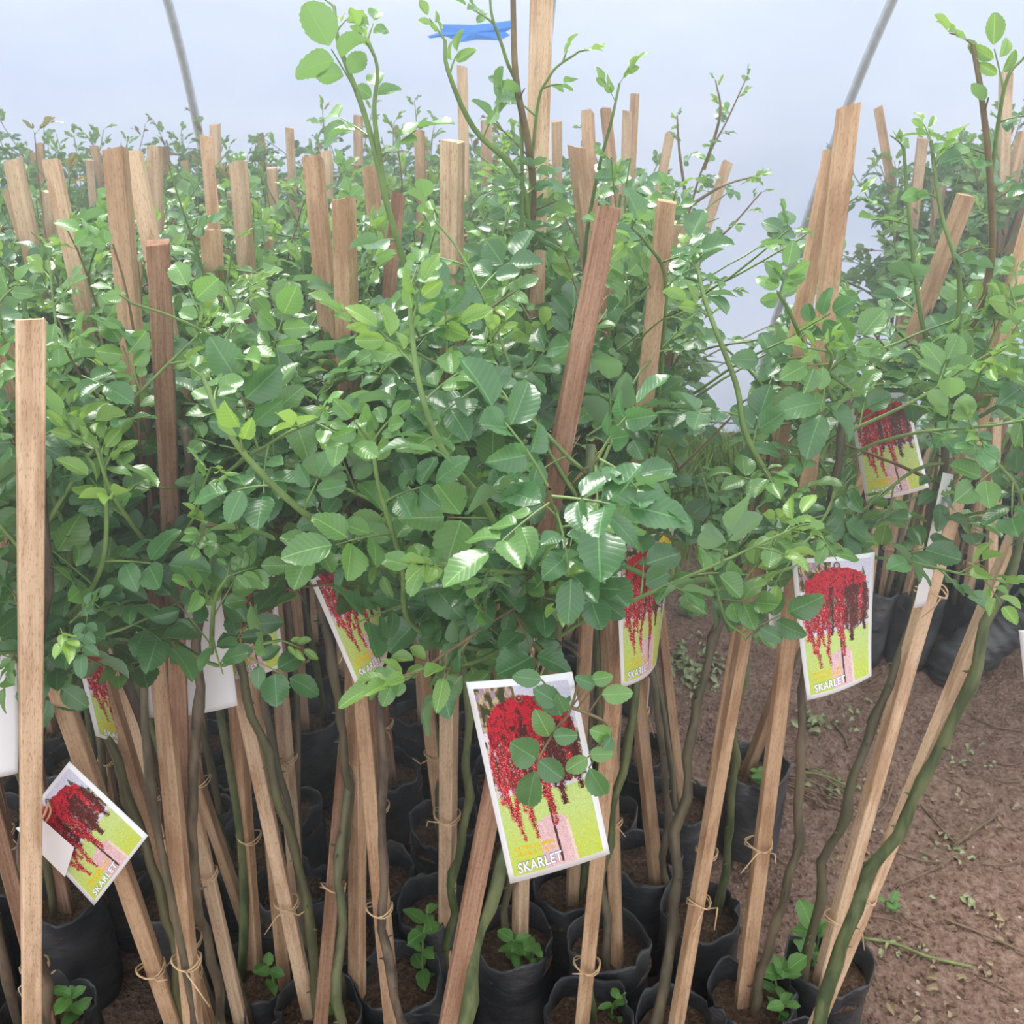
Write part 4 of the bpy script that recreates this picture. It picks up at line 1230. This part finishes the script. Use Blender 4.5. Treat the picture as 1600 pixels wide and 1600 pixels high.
    put(rr, (0.61, 0.08, 0.15)); put(rr & (n3 > 0.6), (0.74, 0.14, 0.22)); put(rr & (n3 < 0.36), (0.45, 0.06, 0.11)); put(rr & (fine > 0.8), (0.84, 0.2, 0.28)); put(rr & (fine < 0.16), (0.36, 0.05, 0.08)); put(rr & (v > 0.3) & (fine > 0.93), (0.92, 0.66, 0.62))
    put(crown & (v < .2) & (n3 > .5), (0.75, 0.11, 0.20)); put(crown & (v > .2) & (n2 < .3), (0.28, 0.12, 0.11))
    # two blurred lines of yellow script
    yl = (u > 0.07) & (u < 0.52) & (((v > 0.842) & (v < 0.862)) | ((v > 0.872) & (v < 0.895)))
    put(yl & (np.sin(u * 120 + 9 * n3) > -0.2), (0.86, 0.70, 0.10))
    C *= (0.93 + 0.14 * fine)[..., None]
    C = np.clip(C, 0, 1) ** 2.2
    return C

def font_mesh(text, offset):
    cu = bpy.data.curves.new('lettering', 'FONT')
    cu.body = text
    cu.offset = offset
    cu.resolution_u = 3
    cu.space_character = 1.08
    o = bpy.data.objects.new('lettering_src', cu)
    COL.objects.link(o)
    bpy.context.view_layer.update()
    me = bpy.data.meshes.new_from_object(o.evaluated_get(bpy.context.evaluated_depsgraph_get()))
    bpy.data.objects.remove(o)
    vs = [v.co.copy() for v in me.vertices]
    fs = [tuple(p.vertices) for p in me.polygons]
    bpy.data.meshes.remove(me)
    return vs, fs
TXT_W = font_mesh('SKARLET', 0.02)
TXT_E = font_mesh('SKARLET', 0.055)

def plant_tag(tl, tr, br, bl, Y, label, bend=(0.0, 0.0), res=(90, 150), printed=True, dY=(0, 0, 0, 0), string_to=None, seed=1, fold=False, hole=(0.5, 0.06), group=None):
    P = [W(x, y, Y + d) for (x, y), d in zip((tl, tr, br, bl), dY)]
    c0 = (P[0] + P[1] + P[2] + P[3]) / 4
    nrm = (P[1] - P[0]).cross(P[0] - P[3]).normalized()
    if nrm.y > 0: nrm = -nrm                                    # faces the viewer's side
    bx, by = bend
    def S_(u, v, h=0.0):
        p = (P[0] * (1 - u) + P[1] * u) * (1 - v) + (P[3] * (1 - u) + P[2] * u) * v
        return p + nrm * (bx * (1 - (2 * u - 1) ** 2) + by * (2 * v - 1) ** 2 * (1 if v > .5 else .4) + h) - c0
    e = empty('plant_tag', c0)
    tag(e, label, 'plant tag', group)
    # card with thickness
    nu, nv = 12, 18
    V, F = [], []
    th = 0.0007
    for side in (0, 1):
        for j in range(nv + 1):
            for i in range(nu + 1):
                V.append(S_(i / nu, j / nv, -side * th))
    n = (nu + 1) * (nv + 1)
    I = lambda s, i, j: s * n + j * (nu + 1) + i
    for j in range(nv):
        for i in range(nu):
            F.append((I(0, i, j), I(0, i, j + 1), I(0, i + 1, j + 1), I(0, i + 1, j)))
            F.append((I(1, i, j), I(1, i + 1, j), I(1, i + 1, j + 1), I(1, i, j + 1)))
    for i in range(nu):
        F.append((I(0, i, 0), I(0, i + 1, 0), I(1, i + 1, 0), I(1, i, 0)))
        F.append((I(0, i, nv), I(1, i, nv), I(1, i + 1, nv), I(0, i + 1, nv)))
    for j in range(nv):
        F.append((I(0, 0, j), I(1, 0, j), I(1, 0, j + 1), I(0, 0, j + 1)))
        F.append((I(0, nu, j), I(0, nu, j + 1), I(1, nu, j + 1), I(1, nu, j)))
    mesh_obj('card', V, F, M['card'], e)
    if printed:
        a, b = res
        C = paint_print(a, b, seed)
        mu, mv = 0.055, 0.032
        V = [S_(mu + (1 - 2 * mu) * i / (a - 1), mv + (1 - 2 * mv) * j / (b - 1), 0.0003) for j in range(b) for i in range(a)]
        F = [(j * a + i, (j + 1) * a + i, (j + 1) * a + i + 1, j * a + i + 1) for j in range(b - 1) for i in range(a - 1)]
        o = mesh_obj('picture', V, F, M['print'], e)
        at = o.data.color_attributes.new('print', 'FLOAT_COLOR', 'POINT')
        col = np.ones((a * b, 4), dtype=np.float32); col[:, :3] = C.reshape(-1, 3)
        at.data.foreach_set('color', col.ravel())
        o['label'] = 'printed picture of a red weeping rose'
        for (vs, fs), mt, h, nm in ((TXT_E, 'letter_edge', 0.0006, 'lettering_edge'), (TXT_W, 'letter_white', 0.0009, 'lettering')):
            VV = []
            for p in vs:
                u = 0.11 + p.x * 0.105
                v = 0.955 - p.y * 0.075 - (u - 0.11) * 0.03
                VV.append(S_(u, v, h))
            mesh_obj(nm, VV, fs, M[mt], e, smooth=False)
    hp = S_(hole[0], hole[1], 0.0008)
    mb = MB()
    pts = [hp + nrm * 0.0006 + (S_(1, 0) - S_(0, 0)).normalized() * 0.0035 * math.cos(t) + (S_(0, 0) - S_(0, 1)).normalized() * 0.0035 * math.sin(t) for t in [2 * PI * k / 12 for k in range(13)]]
    mb.tube(pts, 0.0008, 4, cap=False)
    mb.build('punched_hole', M['wood_brown'], e)
    if string_to is not None:
        tgt = W(*string_to) - c0
        mb = MB()
        mid = (hp + tgt) / 2 + Vector((0.004, 0, 0.004))
        mb.tube(catmull([hp, mid, tgt], 5), 0.0013, 4)
        mb.tube(catmull([hp, mid + Vector((0.006, 0, 0)), tgt + Vector((0.003, 0, 0))], 5), 0.0011, 4)
        mb.build('string', M['raffia'], e)
    if fold:
        # the near corner turned over, its blank back showing
        q = [S_(0.0, 0.0, 0.006), S_(0.02, 0.62, 0.004), S_(0.44, 0.52, 0.012), S_(0.40, 0.12, 0.012)]
        up = [p + nrm * 0.0007 for p in q]
        mesh_obj('folded_corner', q + up, [(0, 1, 2, 3), (7, 6, 5, 4), (0, 4, 5, 1), (1, 5, 6, 2), (2, 6, 7, 3), (3, 7, 4, 0)], M['card'], e, smooth=False)
    return e

plant_tag((728, 1066), (894, 1050), (953, 1334), (797, 1381), .735, 'large printed tag reading SKARLET tied to the fibrous brown stake', res=(170, 280), string_to=(845, 1030, .82), hole=(.46, .09), bend=(.002, .0), seed=1)
plant_tag((1236, 872), (1366, 862), (1359, 1054), (1259, 1092), 1.0, 'printed tag with red blooms hanging clear above the bare earth', res=(130, 210), string_to=(1300, 845, 1.05), bend=(.006, .004), seed=2, dY=(0, .02, 0, -.02))
plant_tag((961, 842), (1054, 822), (1026, 1034), (971, 1074), 1.04, 'half-turned printed tag with a yellow leaf at its corner', res=(110, 190), string_to=(998, 815, 1.1), bend=(.010, .0), seed=3, dY=(-.03, .04, .03, -.03))
plant_tag((457, 842), (566, 812), (606, 1010), (557, 1073), 1.0, 'printed tag curling to a point behind a tan stake', res=(110, 190), string_to=(530, 800, 1.05), bend=(.018, .0), seed=4, dY=(-.03, .03, .04, -.03))
plant_tag((30, 1288), (108, 1190), (231, 1306), (147, 1415), .845, 'printed tag with a turned-over corner jutting from behind the thick pale stake', res=(130, 210), string_to=(55, 1300, .84), fold=True, bend=(.002, .0), seed=5, hole=(.5, .08), dY=(.01, 0, -.01, 0))
plant_tag((112, 990), (163, 1000), (213, 1185), (150, 1150), 1.0, 'narrow curled tag with maroon blooms between two tan stakes', res=(80, 150), bend=(.012, .0), seed=6, dY=(-.04, .03, .03, -.03))
plant_tag((204, 930), (344, 926), (373, 1098), (232, 1117), 1.03, 'blank white tag back hanging behind the bark-faced stake', printed=False, bend=(.008, .006))
plant_tag((330, 868), (424, 858), (444, 1040), (362, 1062), 1.10, 'shaded printed tag half buried in leaves beside the blank one', res=(80, 150), bend=(.008, .0), seed=7)
plant_tag((1195, 832), (1229, 822), (1222, 1022), (1204, 1010), 1.12, 'narrow blank tag hanging edge-on beside the red tag', printed=False, bend=(.004, .0), dY=(-.03, .04, .04, -.03))
plant_tag((1322, 606), (1414, 602), (1450, 760), (1352, 782), 1.35, 'printed tag with maroon drooping blooms up among the leaves', res=(90, 150), bend=(.006, .004), seed=8, string_to=(1370, 590, 1.4))
plant_tag((1474, 738), (1488, 742), (1446, 940), (1428, 950), 1.14, 'rolled white tag seen edge-on along the wide leaning stake', printed=False, bend=(.006, .0), dY=(-.04, .03, .03, -.04))
plant_tag((-60, 1010), (26, 1000), (30, 1205), (-45, 1215), .98, 'blank white tag back behind the thick square pale stake', printed=False, bend=(.004, .004))
plant_tag((1592, 985), (1680, 980), (1690, 1090), (1600, 1060), 1.4, 'blank tag against the dark bags across the aisle', printed=False, bend=(.004, .0))

# yellow dead leaf caught at the half-turned tag
o = link('dead_leaf', mk_leaflet('yellow_blade', M['leaf_yellow'], Wd=0.62, n=8, seed=3))
o.matrix_world = frame(W(1036, 836, 1.0), W(1040, 868, 1.0) - W(1036, 836, 1.0), Vector((0, -1, .2))) @ Matrix.Scale(.026, 4)
tag(o, 'yellow dead leaf hanging at the corner of the half-turned tag', 'leaf')

# ------------------------------------------------------------------ weeds, grass and litter
WEED = [mk_leaflet('weed_blade', M['weed_leaf'], Wd=w, n=7, seed=k, fold=.12, curl=c) for k, (w, c) in enumerate(((.62, .3), (.78, .2), (.5, .5)))]
def weed(p, n, size, h, label, seed, group=None, rosette=False):
    rn = random.Random(seed)
    p = Vector(p)
    if p.z > 0.15:                                  # weeds in bags are rooted in the nearest bag's soil
        c = Vector((*min(BAG_POS, key=lambda q: (q[0] - p.x) ** 2 + (q[1] - p.y) ** 2), p.z))
        d = p - c
        if d.length > 0.042: d = d.normalized() * 0.042
        p = c + d
        p.z = 0.2 + ground_z(c.x, c.y)
    e = empty('weed', p)
    tag(e, label, 'weed', group)
    mb = MB()
    pts = [Vector((0, 0, -0.01)), Vector((rn.uniform(-.01, .01), rn.uniform(-.01, .01), h * .5)), Vector((rn.uniform(-.02, .02), rn.uniform(-.02, .02), h))]
    pts = catmull(pts, 4)
    mb.tube(pts, [.0022 - .0012 * i / (len(pts) - 1) for i in range(len(pts))], 5)
    mb.build('stalk', M['shoot'], e)
    for k in range(n):
        f = 0.1 if rosette else (k + .6) / n
        c = pts[min(len(pts) - 1, int(f * (len(pts) - 1)))]
        a = k * 2.4 + rn.uniform(-.3, .3)
        d = Vector((math.cos(a), math.sin(a), rn.uniform(.2, .9)))
        o = link('leaf', rn.choice(WEED), e)
        o.matrix_basis = frame(c, d, Vector((rn.uniform(-.3, .3), rn.uniform(-.5, .1), 1))) @ Matrix.Scale(size * rn.uniform(.7, 1.2), 4)
weed(WZ(1232, 1548, .2), 9, .035, .07, 'leafy green weed at the foot of the wide leaning stake', 1)
weed(WZ(1268, 1500, .2), 7, .042, .09, 'round-leaved weed behind the wide leaning stake', 2)
weed(WZ(1222, 1316, .2), 5, .022, .03, 'small bright seedling in the tall bag at the aisle edge', 3, 'seedlings in the tall bag')
weed(WZ(1246, 1322, .2), 5, .022, .03, 'small bright seedling in the tall bag at the aisle edge', 4, 'seedlings in the tall bag')
weed(WZ(660, 1510, .2), 12, .034, .13, 'tall dark green weed between the shaded bags', 5)
weed(WZ(800, 1500, .2), 10, .026, .06, 'fleshy-leaved weed below the large front tag', 6)
weed(WZ(845, 1505, .2), 8, .024, .04, 'sprawling weed on the shiny bag below the large tag', 16)
weed(WZ(210, 1560, .2), 10, .03, .08, 'dark weed at the foot of the slanting tan stakes', 7)
weed(WZ(430, 1540, .2), 8, .026, .06, 'dark weed beside the slim pale stake foot', 8)
weed(WZ(525, 1590, .2), 8, .026, .06, 'bright weed beside the reddish stake foot', 9)
weed(WZ(1245, 1600, .2), 6, .024, .04, 'pale weed in the bag of the mossy stem', 10)
weed(WZ(975, 1575, .2), 8, .022, .06, 'wilting weed trailing over a bag beside the large tag', 11)
weed(WZ(1385, 1415, 0), 4, .026, .02, 'small three-leaved sprig beside the mossy green stem', 12)
# low weeds on the earth by the film
rnw = random.Random(21)
for k in range(46):
    x, y = rnw.uniform(0.45, 1.9), rnw.uniform(2.55, 4.2)
    if k < 14: x, y = rnw.uniform(.62, 1.0), rnw.uniform(2.7, 3.5)
    weed(Vector((x, y, ground_z(x, y))), rnw.randrange(7, 12), rnw.uniform(.035, .06), rnw.uniform(.04, .16), 'low green weed growing on the earth near the film', 100 + k, 'weeds near the film')
for k in range(12):
    p = WZ(rnw.uniform(1105, 1205), rnw.uniform(770, 850), 0)
    weed(Vector((p.x, p.y, ground_z(p.x, p.y))), rnw.randrange(9, 14), rnw.uniform(.05, .075), rnw.uniform(.05, .12), 'bright leafy weed clump on the bare earth between the two blocks', 300 + k, 'weed clumps between the blocks')
def grass():
    rn = random.Random(8)
    V, F = [], []
    for k in range(9000):
        x = rn.uniform(0.4, 2.6); y = 4.22 - abs(rn.gauss(0, .55))
        if y < 2.6 or any(abs(x - a) < .1 and abs(y - b_) < .1 for a, b_ in BAG_POS): continue
        if k % 2: x = .42 + (x - .4) * .4
        if mnoise.noise((x * 3, y * 3, 0)) < -0.25: continue
        z = ground_z(x, y)
        h = rn.uniform(.04, .17); a = rn.uniform(0, 6.28); w = rn.uniform(.002, .004)
        dx, dy = math.cos(a), math.sin(a)
        b = len(V); l = rn.uniform(.2, .7) * h
        V += [(x - dy * w, y + dx * w, z), (x + dy * w, y - dx * w, z), (x + dx * l * .4 + dy * w * .7, y + dy * l * .4 - dx * w * .7, z + h * .6), (x + dx * l * .4 - dy * w * .7, y + dy * l * .4 + dx * w * .7, z + h * .6), (x + dx * l, y + dy * l, z + h)]
        F += [(b, b + 1, b + 2, b + 3), (b + 3, b + 2, b + 4)]
    o = mesh_obj('grass', V, F, M['grass'], smooth=False)
    tag(o, 'rough green grass along the foot of the film', 'grass', kind='stuff')
grass()

def twig(pts, r, mat, label, group=None):
    pts = [Vector(p) for p in pts]
    mb = MB(); mb.tube(catmull(pts, 4), r, 5)
    o = mb.build('twig', mat, off=pts[0]); o.location = pts[0]
    tag(o, label, 'twig', group)
def gp(px, py, h=.006):
    p = WZ(px, py, 0.0); p.z = ground_z(p.x, p.y) + h
    return p
twig([gp(1345, 1462), gp(1400, 1475), gp(1450, 1495), gp(1520, 1508)], .0032, M['twig_green'], 'long greenish twig lying on the earth behind the mossy stem')
twig([gp(1398, 1385), gp(1440, 1365), gp(1482, 1343), gp(1500, 1318)], .0022, M['twig'], 'thin dark twig pointing at the dry leaf tuft')
twig([gp(1490, 1318), gp(1525, 1295), gp(1555, 1275)], .0032, M['twig'], 'stout pale twig slanting up across the bare earth')
twig([gp(1440, 1250), gp(1470, 1280), gp(1500, 1320)], .0028, M['twig'], 'forked brown twig beside the stout pale one')
twig([gp(1475, 1435), gp(1530, 1460), gp(1600, 1490)], .0028, M['twig'], 'dark straight twig on the earth at the aisle')
twig([gp(1300, 1120), gp(1320, 1145), gp(1325, 1163)], .003, M['twig'], 'short twig below the red tag')
twig([gp(1365, 1270), gp(1385, 1250), gp(1396, 1222)], .003, M['twig'], 'hooked twig between the leaning stakes')
rnl = random.Random(77)
for k in range(9):
    x0, y0 = 1235 + rnl.uniform(-12, 12), 1192 + k * 5
    twig([gp(x0, y0, .008), gp(x0 + 40, y0 + 14 + rnl.uniform(-4, 4), .014), gp(x0 + 80 + rnl.uniform(-15, 15), y0 + 30 + rnl.uniform(-6, 6), .006)], rnl.uniform(.0016, .003), M[rnl.choice(('twig', 'twig_green'))], 'cut stalk in the small bundle on the earth below the red tag', 'bundle of cut stalks')
for k, (ax, ay, bx_, by_) in enumerate(((1445, 1120, 1500, 1095), (1520, 1110, 1600, 1135), (1560, 1185, 1610, 1175), (1400, 1330, 1480, 1345), (1530, 1350, 1600, 1340), (1420, 1500, 1440, 1470), (1540, 1210, 1600, 1215), (1330, 1065, 1380, 1050))):
    twig([gp(ax, ay), gp((ax + bx_) / 2, (ay + by_) / 2 + 6), gp(bx_, by_)], .0022, M['twig'], 'medium dry twig strewn over the aisle earth', 'medium twigs')
for k in range(70):
    px, py = rnl.uniform(1080, 1620), rnl.uniform(1080, 1600)
    if k < 20: py = rnl.uniform(1080, 1250)
    p = gp(px, py, .003); a = rnl.uniform(0, PI); L = rnl.uniform(.015, .07)
    if p.x < .52: continue
    d = Vector((math.cos(a), math.sin(a), 0)) * L
    q = p + d * .5 + Vector((rnl.uniform(-.008, .008), rnl.uniform(-.008, .008), .003))
    e_ = p + d
    e_.z = ground_z(e_.x, e_.y) + .003
    q.z = ground_z(q.x, q.y) + .004
    twig([p, q, e_], rnl.uniform(.0008, .0018), M['twig'], 'small dry twig scattered on the bare earth', 'scattered twigs')
DRY = [mk_leaflet('dry_blade', M['dry_leaf'], Wd=.6, n=6, seed=k, fold=.5, curl=.4, wave=.12) for k in range(3)]
WILT = [mk_leaflet('wilted_blade', M['wilted'], Wd=.55, n=6, seed=k, fold=.4, curl=.4, wave=.12) for k in range(3)]
def litter(p, size, kind, label, group):
    o = link('fallen_leaf', rnl.choice(kind))
    a = rnl.uniform(0, 6.28)
    o.matrix_world = frame(p, Vector((math.cos(a), math.sin(a), rnl.uniform(-.2, .3))), Vector((rnl.uniform(-.5, .5), rnl.uniform(-.5, .5), 1))) @ Matrix.Scale(size, 4)
    tag(o, label, 'leaf', group)
for (cx, cy, sp, n, kd) in ((1480, 1330, 40, 16, WILT), (1500, 1400, 30, 6, WILT), (1560, 1290, 30, 7, DRY), (1290, 1230, 40, 22, WILT), (1340, 1110, 40, 18, WILT), (1500, 1180, 60, 20, WILT), (1480, 1240, 70, 14, DRY),
                            (1400, 1480, 40, 8, WILT), (1545, 1510, 30, 6, DRY), (1450, 1560, 70, 14, DRY), (1560, 1440, 40, 8, DRY), (1340, 1330, 30, 10, DRY)):
    for k in range(n):
        p = gp(rnl.gauss(cx, sp * .6), rnl.gauss(cy, sp * .35), .006)
        if p.x < .50: continue
        litter(p, rnl.uniform(.010, .022), kd, 'withered leaf scrap lying on the bare earth' , 'leaf scraps on the earth')
# trimmings heaps
for (cx, cy, sp, n) in ((1075, 1040, 45, 120), (1150, 845, 40, 60), (1270, 1120, 20, 20)):
    for k in range(n):
        p = gp(rnl.gauss(cx, sp * .7), rnl.gauss(cy, sp * .45), rnl.uniform(.004, .02))
        if p.x < .43: continue
        litter(p, rnl.uniform(.018, .034), WILT, 'pale green clipping in the heap of trimmings by the bags', 'clippings in the trimmings heaps')
for k in range(40):
    p = gp(rnl.uniform(1330, 1620), rnl.uniform(1090, 1600), 0)
    if p.x < .5: continue
    r = rnl.uniform(.002, .006)
    mb = MB()
    mb.tube([(0, 0, -r * .6), (0, 0, 0), (0, 0, r * .5)], [r * .6, r, r * .45], 7, rnd=rnl, amp=.25)
    o = mb.build('pebble', M['stone']); o.location = p + Vector((0, 0, r * .3))
    tag(o, 'small pale pebble pressed into the bare earth', 'pebble', 'pebbles on the earth')
def crumbs():
    rn = random.Random(31)
    V, F = [], []
    for k in range(6000):
        p = WZ(rn.uniform(1050, 1680), 1090 + 560 * rn.random() ** 1.0, 0)
        if k % 5 == 0: p = WZ(rn.uniform(1050, 1400), rn.uniform(850, 1100), 0)
        if p.x < .46: continue
        c = Vector((p.x, p.y, ground_z(p.x, p.y) + .001))
        r = .0022 + .006 * rn.random() ** 3
        b = len(V)
        for d in ((1, 0, 0), (-1, 0, 0), (0, 1, 0), (0, -1, 0), (0, 0, 1), (0, 0, -1)):
            V.append(c + Vector(d) * r * rn.uniform(.6, 1.2) + Vector((rn.uniform(-1, 1), rn.uniform(-1, 1), rn.uniform(-.5, .5))) * r * .3)
        F += [(b, b + 2, b + 4), (b + 2, b + 1, b + 4), (b + 1, b + 3, b + 4), (b + 3, b, b + 4), (b + 2, b, b + 5), (b + 1, b + 2, b + 5), (b + 3, b + 1, b + 5), (b, b + 3, b + 5)]
    o = mesh_obj('soil_crumbs', V, F, M['ground'], smooth=False)
    tag(o, 'loose crumbs of reddish earth strewn over the aisle', 'soil', kind='stuff')
crumbs()
print('objects', len(bpy.data.objects))

# added haze volume that stands in for lens glare over the upper rows
def glare_haze():
    m = bpy.data.materials.new('thin_glare_haze')
    m.use_nodes = True
    t = m.node_tree
    t.nodes.remove(t.nodes['Principled BSDF'])
    v = t.nodes.new('ShaderNodeVolumeScatter')
    v.inputs['Color'].default_value = (0.95, 0.97, 1, 1)
    v.inputs['Density'].default_value = 0.06
    v.inputs['Anisotropy'].default_value = 0.3
    t.links.new(v.outputs[0], t.nodes['Material Output'].inputs['Volume'])
    x0, x1, y0, y1, z0, z1 = -3.2, 3.4, 0.35, 3.72, 1.0, 1.75
    V = [(x, y, z) for z in (z0, z1) for y in (y0, y1) for x in (x0, x1)]
    F = [(0, 2, 3, 1), (4, 5, 7, 6), (0, 1, 5, 4), (1, 3, 7, 5), (3, 2, 6, 7), (2, 0, 4, 6)]
    o = mesh_obj('glare_haze', V, F, m, smooth=False)
    tag(o, 'thin pale haze added above the bags to stand in for lens glare', 'glare_haze', kind='stuff')
glare_haze()
